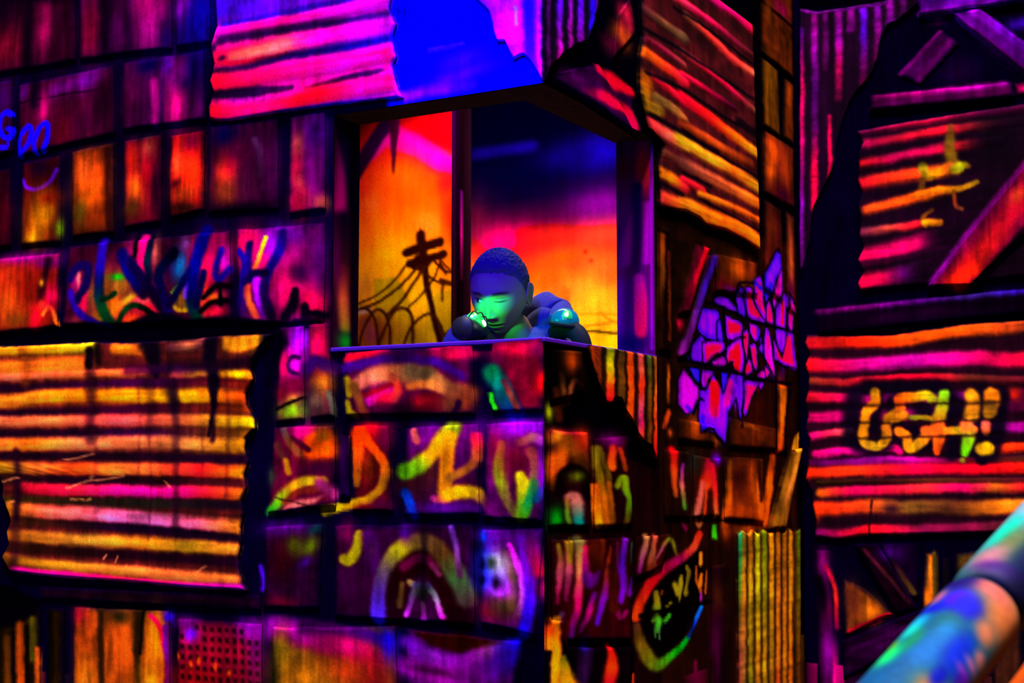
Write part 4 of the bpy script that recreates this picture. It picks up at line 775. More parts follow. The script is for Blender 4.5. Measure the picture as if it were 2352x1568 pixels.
B.G(1309, 826, 15, 24, (200, 84, 12)); B.S([(1284, 856), (1294, 930)], 8, [(60, 30, 10), (130, 76, 34), (60, 20, 6)], .6); B.S([(1306, 920), (1307, 892), (1318, 874), (1330, 880)], 8, [(100, 50, 24), (130, 70, 40), (120, 64, 36)], .6); B.S([(1274, 896), (1286, 960)], 12, (84, 34, 12), .7); B.G(1261, 946, 7, 15, (180, 180, 14)); B.G(1335, 870, 14, 30, (30, 10, 8))
tile(B, (1262, 988), (1346, 992), (1354, 1208), (1258, 1208), (46, 2, 16), 'v', .3)
B.G(1290, 996, 34, 10, (140, 0, 60)); B.G(1275, 1004, 14, 14, (240, 150, 24)); B.S([(1270, 1120), (1274, 1064), (1288, 1036), (1300, 1020)], [12, 26, 30, 26], [(100, 50, 10), (200, 90, 14), (170, 80, 10), (140, 80, 10)], .6); B.G(1277, 1062, 10, 18, (230, 104, 20)); B.S([(1300, 1012), (1322, 1040), (1338, 1070)], 26, [(130, 70, 10), (150, 84, 10), (90, 44, 10)], .7); B.G(1334, 1012, 14, 24, (200, 64, 22)); B.S([(1278, 1130), (1288, 1090), (1310, 1074), (1336, 1092), (1344, 1140)], 16, (18, 0, 6), .5); B.G(1318, 1094, 13, 10, (120, 130, 14)); B.S([(1300, 1142), (1312, 1140), (1320, 1165), (1324, 1198)], [16, 24, 22, 18], [(170, 100, 90), (200, 120, 110), (130, 130, 110), (0, 140, 130)], .5); B.S([(1294, 1150), (1298, 1180), (1303, 1204)], 8, [(160, 90, 50), (120, 140, 34), (110, 130, 40)], .5); B.G(1272, 1190, 12, 22, (0, 165, 24))
tile(B, (1362, 1008), (1440, 1000), (1450, 1206), (1362, 1206), (40, 0, 14), 'v', .3)
B.G(1402, 1012, 22, 18, (130, 0, 110)); B.S([(1367, 1030), (1371, 1090), (1384, 1140), (1389, 1204)], 13, [(130, 110, 20), (160, 130, 14), (210, 120, 10), (200, 110, 10)], .5); B.S([(1402, 1030), (1400, 1072)], 15, [(200, 60, 30), (240, 110, 14)], .5); B.S([(1390, 1090), (1398, 1140), (1402, 1204)], 9, [(190, 110, 14), (200, 110, 10), (150, 84, 10)], .5); B.S([(1366, 1118), (1371, 1204)], 14, [(220, 110, 10), (255, 160, 10)], .45); B.S([(1414, 1116), (1420, 1100), (1431, 1100), (1432, 1126), (1441, 1146), (1438, 1180), (1433, 1206)], 13, [(150, 160, 14), (140, 160, 14), (130, 156, 14), (110, 150, 14), (90, 120, 16), (100, 100, 16), (120, 70, 20)], .45); B.S([(1420, 1032), (1432, 1078)], 9, [(200, 60, 30), (130, 60, 10)], .5); B.S([(1378, 1040), (1392, 1100)], 8, (110, 84, 14), .7)
for q_, c_ in [(((1522, 1030), (1580, 1040), (1584, 1190), (1524, 1190)), (50, 14, 10)), (((1590, 1046), (1652, 1052), (1652, 1186), (1590, 1186)), (70, 18, 10)), (((1660, 1050), (1752, 1052), (1752, 1200), (1662, 1190)), (100, 40, 10))]:
    tile(B, *q_, c_, 'v', .45)
B.S([(1541, 1034), (1543, 1090), (1547, 1136)], [18, 16, 9], [(190, 10, 24), (220, 84, 24), (190, 90, 24)], .5); B.S([(1563, 1066), (1562, 1110), (1568, 1168)], [6, 10, 7], [(190, 40, 190), (210, 110, 90), (80, 150, 40)], .4); B.S([(1622, 1060), (1618, 1110)], [14, 30], [(170, 10, 60), (255, 66, 20)], .6); B.S([(1610, 1110), (1596, 1188)], 14, [(220, 90, 76), (190, 110, 90)], .5); B.S([(1630, 1066), (1638, 1130), (1641, 1192)], 11, [(230, 20, 60), (240, 50, 40), (180, 120, 50)], .5); B.S([(1619, 1112), (1614, 1186)], 6, (240, 90, 30), .5); B.G(1645, 1054, 14, 14, (120, 0, 190)); B.S([(1672, 1060), (1670, 1130), (1664, 1206)], [10, 16, 18], [(120, 70, 14), (200, 100, 10), (220, 100, 20)], .6); B.G(1590, 1060, 20, 30, (46, 40, 30)); B.G(1700, 1176, 34, 26, (180, 76, 12)); B.G(1690, 1100, 20, 34, (70, 20, 16)); B.S([(1724, 1060), (1730, 1110), (1750, 1190)], [10, 26, 44], [(140, 60, 10), (210, 100, 14), (240, 104, 12)], .6); B.S([(1738, 1056), (1744, 1150)], 8, (60, 20, 6), .7); B.S([(1776, 1046), (1766, 1120), (1756, 1200)], [18, 26, 16], [(190, 84, 10), (230, 110, 14), (255, 110, 10)], .5); B.G(1800, 1170, 14, 24, (150, 80, 12)); B.S([(1590, 1190), (1640, 1194), (1724, 1196)], 6, (16, 2, 4), .4); B.P([(1634, 1204), (1646, 1204), (1651, 1240), (1633, 1238)], (70, 180, 24), 4); B.S([(1600, 1194), (1606, 1208), (1612, 1196)], 7, (190, 110, 60), .5); B.S([(1568, 1200), (1575, 1216)], 8, (130, 10, 80), .6); B.G(1720, 1214, 40, 14, (190, 90, 14)); B.G(1666, 1220, 12, 22, (160, 70, 10))
tile(B, (1808, 1036), (1836, 1030), (1798, 1214), (1762, 1214), (170, 110, 26), 'v', .3, name='beam', mat=M_WOOD, proud=.018)
B.S([(1826, 1040), (1800, 1130), (1780, 1210)], 12, [(200, 150, 40), (200, 130, 60), (180, 120, 30)], .7); B.S([(1812, 1040), (1766, 1210)], 6, (120, 80, 14), .6); B.S([(1836, 1060), (1800, 1212)], 5, (60, 34, 6), .5)
# hanging drips
tile(B, (1262, 1240), (1446, 1234), (1448, 1470), (1266, 1470), (66, 4, 14), 'v', .4)
tile(B, (1456, 1232), (1540, 1226), (1520, 1300), (1456, 1330), (60, 10, 8), 'v', .4)
B.P([(1249, 1440), (1300, 1480), (1460, 1476), (1460, 1640), (1249, 1640)], (6, 1, 10), 10)
tile(B, (1300, 1486), (1450, 1484), (1450, 1640), (1310, 1640), (16, 2, 10), 'v', .4)
for p_, w_, c_ in [
    ([(1276, 1250), (1281, 1300), (1275, 1384)], [6, 11, 4], [(140, 120, 24), (210, 90, 120), (150, 0, 80)]), ([(1295, 1246), (1301, 1300), (1295, 1378)], [8, 13, 5], [(150, 120, 24), (200, 84, 120), (150, 10, 96)]), ([(1308, 1240), (1303, 1290)], 6, [(160, 130, 14)]),
    ([(1326, 1240), (1327, 1310), (1321, 1390), (1306, 1464)], [20, 15, 14, 8], [(100, 90, 50), (210, 130, 84), (230, 0, 116), (90, 0, 130)]), ([(1340, 1256), (1342, 1310), (1352, 1338), (1368, 1312)], [8, 12, 22, 10], [(170, 20, 76), (170, 0, 120), (120, 0, 150), (110, 0, 120)]), ([(1361, 1362), (1346, 1410), (1328, 1448)], [7, 11, 6], [(120, 0, 150), (200, 0, 130), (130, 0, 120)]),
    ([(1396, 1256), (1390, 1320), (1381, 1376), (1366, 1430)], [4, 8, 15, 9], [(140, 44, 10), (150, 50, 30), (130, 10, 150), (110, 0, 190)]), ([(1378, 1246), (1374, 1300)], 10, [(120, 44, 10), (90, 24, 8)]), ([(1360, 1256), (1362, 1300)], 22, [(90, 24, 6), (70, 16, 4)]), ([(1413, 1246), (1415, 1316)], 5, [(130, 24, 90), (90, 0, 110)]),
    ([(1431, 1240), (1424, 1300), (1426, 1350), (1420, 1380)], [12, 9, 15, 12], [(120, 20, 160), (84, 14, 160), (110, 0, 160), (130, 0, 180)]), ([(1449, 1246), (1446, 1290)], 6, [(70, 96, 76), (50, 70, 50)]), ([(1447, 1324), (1445, 1362)], [5, 14], [(90, 10, 160), (130, 0, 160)]), ([(1481, 1232), (1471, 1276), (1464, 1312)], [13, 12, 6], [(190, 130, 76), (190, 110, 120), (140, 20, 120)]), ([(1502, 1232), (1492, 1272), (1490, 1306)], [8, 11, 20], [(190, 84, 60), (200, 120, 76), (110, 40, 24)]),
    ([(1498, 1284), (1514, 1262), (1530, 1238), (1546, 1244), (1556, 1276)], [5, 7, 9, 8, 3], [(130, 50, 60), (150, 70, 100), (150, 140, 24), (140, 130, 24), (110, 90, 20)]), ([(1410, 1402), (1420, 1418), (1434, 1404)], 9, [(140, 0, 90)]), ([(1400, 1300), (1405, 1400)], 14, [(60, 14, 4), (80, 20, 10)])]:
    B.S(p_, w_, c_, .5)
# oval face tag
B.P([(1606, 1250), (1560, 1290), (1505, 1335), (1480, 1380), (1470, 1440), (1490, 1500), (1520, 1516), (1570, 1470), (1606, 1400), (1622, 1320)], (12, 3, 5), 8)
B.S([(1607, 1226), (1592, 1258), (1562, 1282), (1520, 1312), (1490, 1346), (1471, 1384), (1462, 1414)], [14, 18, 20, 22, 24, 22, 20], [(240, 60, 34), (235, 90, 50), (150, 0, 90), (190, 0, 80), (220, 20, 34), (235, 60, 30), (255, 90, 20)], .4)
B.S([(1464, 1436), (1472, 1480), (1490, 1512), (1510, 1526), (1530, 1514), (1560, 1490), (1580, 1464)], [14, 20, 26, 26, 22, 16, 10], [(110, 60, 34), (124, 90, 20), (130, 110, 20), (130, 134, 20), (80, 150, 20), (0, 150, 20), (0, 160, 50)], .4)
B.S([(1580, 1464), (1594, 1434), (1604, 1410), (1611, 1394)], [6, 7, 9, 7], [(0, 60, 120), (0, 40, 150), (20, 110, 255), (0, 130, 255)], .4)
for p_, w_, c_ in [([(1507, 1360), (1509, 1385), (1507, 1402)], [10, 14, 22], [(140, 120, 20), (150, 130, 24), (130, 150, 24)]), ([(1520, 1362), (1522, 1356)], 5, [(120, 60, 16)]), ([(1500, 1426), (1512, 1424), (1508, 1446)], [10, 18, 12], [(100, 140, 34), (90, 190, 44), (80, 180, 40)]), ([(1504, 1440), (1505, 1462)], 3, [(80, 130, 60)]), ([(1515, 1440), (1515, 1466)], 3, [(90, 130, 90)]), ([(1549, 1342), (1556, 1362)], 12, [(140, 124, 24)]), ([(1565, 1326), (1562, 1346), (1560, 1378)], [9, 13, 3], [(140, 124, 24)]), ([(1578, 1302), (1582, 1320), (1577, 1345), (1577, 1362)], [8, 10, 6, 11], [(140, 120, 20)]), ([(1532, 1392), (1541, 1382)], 5, [(130, 120, 24)]), ([(1528, 1424), (1538, 1412)], 9, [(80, 180, 40)]), ([(1609, 1272), (1609, 1294)], 9, [(240, 140, 34)]), ([(1598, 1300), (1600, 1330), (1610, 1358)], [4, 6, 8], [(190, 96, 24)]), ([(1612, 1318), (1610, 1344)], 8, [(255, 140, 24)]), ([(1624, 1308), (1622, 1362)], 4, [(210, 110, 30)]), ([(1611, 1362), (1610, 1384)], 5, [(180, 50, 170)])]:
    B.S(p_, w_, c_, .4)
B.S([(1470, 1412), (1530, 1400), (1660, 1376)], 9, (6, 1, 3), .5, .9)
B.S([(1394, 1480), (1401, 1520), (1390, 1580)], [8, 24, 26], [(190, 10, 30), (255, 76, 10), (190, 10, 56)], .6); B.S([(1340, 1500), (1330, 1580)], 20, (64, 16, 76), .8); B.G(1337, 1480, 9, 14, (56, 24, 160)); B.S([(1452, 1550), (1450, 1580)], 8, (220, 70, 20), .6); B.S([(1597, 1520), (1600, 1580)], [6, 14], (110, 0, 60), .6)
B.S([(1284, 1410), (1280, 1424)], 8, (110, 60, 110), .6)
quad_piece(B, 'board', (1252, 1424), (1292, 1420), (1320, 1640), (1250, 1640), M_WOOD, .009)
B.S([(1272, 1424), (1262, 1470), (1266, 1510), (1258, 1600)], [14, 22, 20, 22], [(200, 130, 20), (255, 140, 10), (255, 160, 10), (255, 160, 0)], .35); B.G(1254, 1448, 10, 14, (255, 90, 10)); B.S([(1286, 1510), (1296, 1580)], [10, 36], [(130, 120, 20), (250, 160, 10)], .5); B.S([(1252, 1500), (1250, 1600)], 8, (10, 4, 20), .5)
tile(B, (1632, 1300), (1664, 1296), (1662, 1640), (1630, 1640), (44, 2, 30), 'v', .5, name='board', mat=M_WOOD); B.G(1646, 1370, 14, 40, (90, 44, 10)); B.G(1640, 1470, 12, 70, (84, 0, 60))
# yellow-green upright corrugated sheet
HT = [(1690, 1226), (1700, 1216), (1712, 1226), (1722, 1214), (1735, 1226), (1748, 1214), (1762, 1224), (1778, 1212), (1792, 1222), (1806, 1210), (1820, 1222), (1835, 1212)]
B.begin()
B.P(HT + [(1836, 1660), (1692, 1660)], (84, 50, 8), 3, streak='v', amp=.3)
for x, w, cs in [(1693, 10, [(0, 160, 110), (120, 130, 30), (160, 76, 66), (190, 70, 60)]), (1701, 12, [(130, 110, 30), (220, 140, 30), (190, 120, 60), (150, 130, 20)]), (1716, 14, [(200, 120, 24), (200, 160, 24), (160, 130, 24), (130, 150, 10)]), (1733, 15, [(190, 180, 10), (200, 180, 10), (220, 150, 20), (200, 120, 40)]), (1749, 14, [(130, 140, 14), (150, 140, 14), (210, 150, 20), (190, 160, 10)]), (1765, 15, [(230, 150, 16), (210, 150, 20), (150, 110, 24), (190, 110, 20)]), (1780, 13, [(190, 120, 24), (200, 120, 24), (190, 110, 20), (200, 40, 60)]), (1795, 13, [(170, 110, 20), (180, 110, 20), (190, 120, 20), (190, 110, 20)]), (1808, 14, [(200, 130, 24), (210, 140, 20), (220, 120, 20), (230, 120, 20)]), (1828, 13, [(100, 120, 10), (110, 96, 10), (120, 70, 10), (130, 60, 10)])]:
    band(B, [(x, 1222), (x + 1, 1330), (x, 1450), (x + 2, 1650)], w, cs, .6)
for x in (1708, 1725, 1741, 1757, 1773, 1788, 1802, 1818): B.S([(x, 1216), (x + 1, 1650)], 5, (60, 30, 6), .7, .8)
B.end(HT + [(1836, 1660), (1692, 1660)])
patch(B, 'corrugated_sheet', HT, [(1835, 1212), (1836, 1650)], [(1692, 1650), (1836, 1650)], [(1690, 1226), (1692, 1650)], M_SHEET, .010, .0014, 3.0, 'yellow green corrugated sheet with vertical ribs')

# ================================================================== FAR WALL
Cw = make_mural(cornerC, -dA, -dB, 1836, 2720, -200, 1760, (2100, 800), (8, 0, 34)); Cw.pig = (1.06, 1.42)  # far-wall paint weakened; the dimmer light there is put into the colour
# purple upright sheet with torn lower edge
PT = [(1838, 20), (1880, 28), (1960, 16), (2040, 2), (2110, -4)]; PB = [(1838, 640), (1850, 600), (1862, 552), (1870, 478), (1888, 442), (1906, 408), (1918, 380), (1922, 336), (1936, 280), (1952, 236), (1970, 208), (1988, 190), (2006, 164), (2018, 130), (2026, 84), (2040, 58), (2062, 48), (2084, 30), (2110, 6)]
Cw.P([(1836, -190), (2130, -190), (2110, -6), (1960, 14), (1836, 22)], (5, 0, 12), 3)
Cw.begin()
Cw.P(PT + PB[::-1], (36, 0, 36), 4, streak='v', amp=.4)
for x, y0, y1, w, cs in [(1842, 70, 610, 12, [(80, 0, 120), (220, 0, 106), (190, 0, 110), (130, 0, 150), (110, 0, 110)]), (1872, 30, 476, 15, [(140, 0, 120), (150, 0, 150), (90, 0, 110), (100, 0, 100), (240, 0, 86), (230, 0, 80)]), (1897, 28, 160, 13, [(110, 0, 110), (90, 0, 80)]), (1906, 270, 430, 9, [(180, 0, 80), (220, 0, 80), (150, 0, 60)]), (1927, 20, 226, 17, [(140, 0, 130), (150, 0, 150), (170, 0, 90), (100, 0, 60)]), (1955, 14, 70, 16, [(140, 0, 130), (120, 0, 120)]), (1984, 10, 200, 17, [(120, 0, 190), (90, 0, 170), (110, 0, 110), (90, 0, 50)]), (2017, 8, 136, 16, [(120, 0, 150), (140, 0, 130), (110, 0, 80)]), (2045, 4, 56, 16, [(150, 0, 150), (110, 0, 120)]), (2075, 0, 40, 14, [(110, 0, 110), (80, 0, 80)])]:
    band(Cw, [(x, y0), (x + 2, (y0 + y1) / 2), (x, y1)], w, cs, .65)
Cw.S([(1840, 26), (1880, 30), (1960, 20), (2040, 6)], 6, (110, 0, 120), .6)
Cw.end(PT + PB[::-1])
patch(Cw, 'corrugated_sheet', PT, [(2110, -4), (2110, 6)], PB, [(1838, 20), (1838, 640)], M_SHEET, .010, .0016, 3.2, 'purple corrugated sheet with diagonal torn edge')
# beams of the truss
tile(Cw, (2108, 2), (2640, -80), (2640, -36), (2112, 38), (110, 0, 150), 'h', .3, name='beam', mat=M_WOOD, proud=.02); Cw.S([(2112, 34), (2230, 18), (2400, -6)], 8, [(150, 0, 160), (170, 0, 200), (120, 0, 180)], .7); Cw.S([(2140, 4), (2352, -26)], 10, (70, 0, 120), .8)
tile(Cw, (2188, 34), (2252, 22), (2480, 190), (2440, 240), (104, 0, 132), 'b', .3, name='beam', mat=M_WOOD, proud=.018); Cw.S([(2236, 26), (2300, 70), (2400, 140)], 18, [(150, 0, 180), (130, 0, 180), (90, 0, 130)], .7); Cw.S([(2200, 44), (2280, 110), (2360, 176)], 16, [(140, 0, 170), (130, 0, 130), (100, 0, 100)], .7); Cw.G(2152, 44, 20, 12, (140, 0, 120))
tile(Cw, (2160, 68), (2204, 100), (2114, 194), (2058, 172), (70, 0, 72), 'b', .3, name='beam', mat=M_WOOD); Cw.S([(2160, 74), (2110, 130), (2066, 176)], 8, (110, 0, 100), .7); Cw.S([(2184, 96), (2110, 186)], 14, (96, 0, 90), .8)
Cw.G(2200, 165, 40, 30, (34, 0, 54)); Cw.G(2345, 52, 30, 14, (90, 0, 200)); Cw.G(2340, 20, 40, 12, (14, 0, 20))
tile(Cw, (2008, 220), (2326, 190), (2334, 226), (1998, 258), (90, 0, 76), 'h', .3, name='plank', mat=M_WOOD, proud=.016); Cw.S([(2010, 226), (2150, 212), (2250, 200), (2310, 194)], 14, [(120, 0, 90), (140, 0, 100), (180, 0, 150), (130, 0, 120)], .7); Cw.S([(2000, 252), (2330, 224)], 8, (40, 0, 40), .7)
tile(Cw, (2331, 192), (2620, 150), (2620, 185), (2336, 220), (235, 0, 120), 'h', .2, name='plank', mat=M_WOOD)
# crimson corrugated sheet
LL = [(1970, 302), (1984, 328), (1973, 356), (1976, 385), (1972, 415), (1982, 442), (1972, 480), (1979, 508), (1976, 540), (1985, 568), (1972, 598), (1985, 625), (1972, 650), (1978, 668)]
LT = [(1970, 302), (2100, 278), (2352, 240), (2680, 190)]; LR = [(2680, 190), (2680, 600)]; LBt = [(1978, 668), (2100, 656), (2300, 640), (2680, 600)]
Cw.begin()
Cw.P(LT + LR[1:] + LBt[::-1][1:] + LL[::-1][1:], (30, 0, 26), 5, streak='h', amp=.4)
for p_, w_, c_ in [
    ([(1972, 305), (2100, 284), (2210, 268), (2352, 248), (2600, 208)], 15, [(110, 0, 70), (180, 10, 66), (90, 0, 60), (96, 0, 60), (60, 0, 40)]), ([(1984, 332), (2060, 320), (2120, 308), (2200, 296), (2352, 280)], 18, [(170, 6, 84), (190, 20, 60), (225, 20, 56), (130, 30, 44), (70, 10, 40)]),
    ([(1976, 378), (2060, 362), (2120, 350), (2190, 338), (2300, 326)], 20, [(200, 20, 40), (190, 6, 90), (220, 6, 96), (220, 30, 50), (70, 0, 40)]), ([(1976, 424), (2040, 412), (2090, 404), (2160, 394), (2240, 384)], 28, [(210, 20, 50), (220, 60, 30), (240, 80, 24), (220, 110, 20), (50, 0, 30)]),
    ([(1992, 484), (2060, 466), (2120, 450), (2200, 432)], 22, [(225, 90, 24), (255, 100, 20), (255, 120, 10), (110, 30, 40)]), ([(1984, 534), (2060, 524), (2110, 516), (2160, 508)], 17, [(140, 50, 80), (190, 76, 60), (235, 30, 56), (230, 60, 24)]), ([(1976, 590), (2040, 578), (2100, 562), (2170, 540)], 36, [(225, 0, 90), (235, 0, 110), (230, 0, 110), (110, 0, 90)]), ([(1978, 650), (2010, 644), (2060, 634), (2130, 616)], 34, [(255, 0, 80), (220, 0, 90), (110, 0, 110), (60, 0, 70)])]:
    band(Cw, p_, w_, c_, .75, fade=.35)
Cw.S([(1974, 606), (2080, 590), (2180, 566)], 8, (60, 0, 46), .6, .7); Cw.G(2290, 320, 60, 40, (14, 0, 20), .7, -14)
for p_, w_, c_, a_ in [([(2184, 296), (2184, 350), (2196, 388)], [18, 26, 26], [(110, 70, 24), (140, 120, 16), (140, 90, 14)], .85), ([(2120, 384), (2134, 402), (2158, 398), (2182, 382)], 20, [(140, 130, 16), (200, 160, 10), (255, 150, 10), (200, 100, 20)], .95), ([(2196, 388), (2214, 382), (2224, 384)], [22, 24, 10], [(150, 140, 14), (190, 190, 14), (130, 90, 14)], .95), ([(2124, 400), (2116, 450)], 12, [(130, 100, 14), (140, 76, 14)], .8), ([(2104, 452), (2150, 440), (2200, 436), (2246, 420)], [14, 18, 14, 10], [(210, 110, 10), (255, 140, 10), (190, 130, 10), (130, 100, 14)], .95), ([(2128, 520), (2122, 500), (2142, 484)], 8, [(170, 110, 10), (150, 90, 10), (110, 60, 14)], .9), ([(2126, 514), (2160, 512)], 14, [(240, 170, 10), (230, 140, 10)], .95), ([(2192, 440), (2196, 470), (2210, 480)], 9, [(130, 80, 14), (150, 60, 20), (150, 80, 40)], .85)]:
    Cw.S(p_, w_, c_, .5, a_)
Cw.end(LT + LR[1:] + LBt[::-1][1:] + LL[::-1][1:])
patch(Cw, 'corrugated_sheet', LT, LR, LBt, LL, M_SHEET, .012, .0018, 3.2, 'crimson corrugated sheet with a yellow sprayed mark')
tile(Cw, (2352, 380), (2620, 120), (2620, 300), (2352, 524), (80, 0, 50), 'b', .3, name='beam', mat=M_WOOD, proud=.024)
PIECES.pop()
Cw.P([(2130, 660), (2352, 372), (2620, 60), (2620, 290), (2352, 526), (2232, 656)], (112, 4, 56), 6, streak='b', amp=.3)
Cw.S([(2140, 652), (2240, 520), (2352, 384), (2600, 100)], 14, [(130, 0, 130), (120, 0, 110), (100, 0, 80), (90, 0, 80)], .7); Cw.S([(2200, 650), (2270, 570), (2352, 460), (2600, 200)], 46, [(230, 40, 20), (180, 14, 50), (170, 10, 50), (140, 10, 40)], .8); Cw.S([(2200, 646), (2240, 620)], 24, (245, 50, 20), .8); Cw.G(2340, 450, 20, 14, (210, 80, 40), .9, -45)
quad_piece(Cw, 'beam', (2620, 60), (2620, 290), (2232, 656), (2130, 660), M_WOOD, .026, 0., 'slanting magenta beam')
tile(Cw, (1876, 712), (2640, 634), (2640, 690), (1880, 770), (20, 0, 26), 'h', .5, name='plank', mat=M_WOOD, proud=.018); Cw.S([(1878, 718), (1960, 708), (2080, 696), (2220, 682), (2352, 670)], 12, [(96, 0, 84), (110, 0, 100), (90, 0, 110), (60, 30, 110), (50, 10, 130)], .7); Cw.G(2040, 730, 50, 12, (50, 0, 50)); Cw.G(2150, 715, 50, 10, (46, 0, 46))
# sheet with the sprayed word
OL = [(1856, 768), (1850, 788), (1861, 815), (1851, 838), (1860, 868), (1858, 898), (1850, 926), (1858, 955), (1851, 985), (1863, 1010), (1856, 1038), (1858, 1072), (1852, 1100), (1866, 1130), (1869, 1168), (1876, 1195), (1873, 1232)]
OT = [(1856, 768), (1950, 772), (2050, 770), (2120, 758), (2220, 744), (2352, 736), (2680, 704)]; OB = [(1873, 1232), (1915, 1238), (1935, 1238), (1975, 1230), (2150, 1226), (2352, 1222), (2680, 1220)]; OR_ = [(2680, 704), (2680, 1220)]
Cw.begin()
Cw.P(OT + OR_[1:] + OB[::-1][1:] + OL[::-1][1:], (44, 4, 26), 5, streak='h', amp=.4)
for p_, w_, c_ in [
    ([(1858, 787), (1930, 786), (2030, 784), (2100, 778), (2200, 760), (2344, 750), (2660, 715)], 27, [(190, 20, 44), (255, 50, 10), (245, 100, 10), (240, 104, 14), (200, 80, 34), (170, 90, 44), (110, 50, 30)]), ([(1854, 838), (1950, 840), (2050, 833), (2150, 826), (2250, 822), (2345, 826), (2660, 800)], 30, [(230, 20, 34), (205, 0, 130), (190, 0, 146), (235, 0, 124), (255, 10, 74), (255, 10, 34), (200, 0, 60)]),
    ([(1858, 874), (1920, 878), (1950, 878), (2000, 872), (2150, 866), (2352, 872), (2660, 860)], 15, [(140, 60, 34), (200, 20, 50), (250, 0, 60), (120, 50, 34), (150, 24, 56), (130, 0, 90), (90, 0, 60)]), ([(1856, 910), (1930, 915), (1990, 916), (2100, 914), (2352, 906), (2660, 890)], 22, [(230, 24, 54), (195, 0, 124), (150, 0, 130), (80, 0, 80), (190, 20, 40), (150, 0, 60)]), ([(1852, 958), (1945, 956), (2100, 950), (2352, 932), (2660, 920)], 24, [(190, 0, 96), (170, 0, 104), (70, 0, 60), (140, 0, 70), (100, 0, 60)]),
    ([(1862, 1004), (1910, 995), (1958, 991)], 16, [(215, 0, 126), (230, 50, 90), (255, 120, 100)]), ([(2240, 984), (2300, 984), (2352, 980), (2660, 960)], 20, [(150, 0, 130), (190, 0, 150), (255, 0, 146), (190, 0, 100)]), ([(2290, 1032), (2352, 1026), (2660, 1010)], 18, [(255, 70, 14), (255, 60, 14), (200, 50, 20)]), ([(1876, 1043), (1940, 1036), (1998, 1036), (2050, 1030), (2066, 1034)], 17, [(230, 0, 130), (255, 0, 146), (240, 0, 150), (200, 0, 140), (255, 0, 126)]), ([(1866, 1064), (1960, 1060), (2050, 1056), (2200, 1060), (2352, 1054)], 16, [(110, 0, 90), (150, 0, 130), (205, 0, 150), (110, 10, 40), (90, 40, 24)]),
    ([(1856, 1086), (1930, 1082), (2050, 1078), (2150, 1076), (2250, 1076), (2352, 1074), (2660, 1060)], 24, [(255, 60, 14), (255, 76, 24), (255, 0, 84), (255, 0, 50), (255, 44, 14), (255, 124, 20), (220, 90, 20)]), ([(1880, 1108), (2000, 1104), (2100, 1104), (2352, 1102)], 10, [(70, 40, 10), (80, 24, 24), (100, 50, 20), (90, 20, 34)]), ([(1886, 1132), (1930, 1128), (2020, 1126), (2080, 1123), (2130, 1121), (2160, 1121), (2200, 1121), (2270, 1120), (2300, 1120), (2660, 1110)], 20, [(230, 110, 14), (255, 0, 116), (255, 30, 84), (255, 64, 64), (240, 0, 116), (240, 130, 34), (255, 10, 60), (255, 60, 20), (255, 0, 100), (200, 0, 80)]),
    ([(1876, 1168), (1940, 1166), (2000, 1162), (2080, 1166), (2160, 1163), (2250, 1166), (2320, 1162), (2660, 1150)], 30, [(255, 70, 14), (225, 80, 24), (160, 110, 40), (120, 64, 34), (255, 150, 24), (180, 110, 44), (120, 104, 54), (90, 70, 30)]), ([(1878, 1226), (1940, 1226), (2020, 1216), (2100, 1216), (2200, 1212), (2300, 1210), (2660, 1200)], 22, [(160, 0, 116), (255, 20, 44), (160, 20, 84), (140, 20, 70), (110, 70, 44), (130, 90, 44), (90, 50, 24)])]:
    band(Cw, p_, w_, c_, .5)
Cw.G(1855, 1085, 10, 16, (255, 50, 10)); Cw.G(2331, 905, 14, 12, (255, 50, 10)); Cw.G(1876, 1180, 10, 16, (255, 80, 10)); Cw.G(2050, 1170, 20, 14, (80, 30, 44)); Cw.S([(2006, 1150), (1998, 1225)], 3, (30, 6, 10), .5)
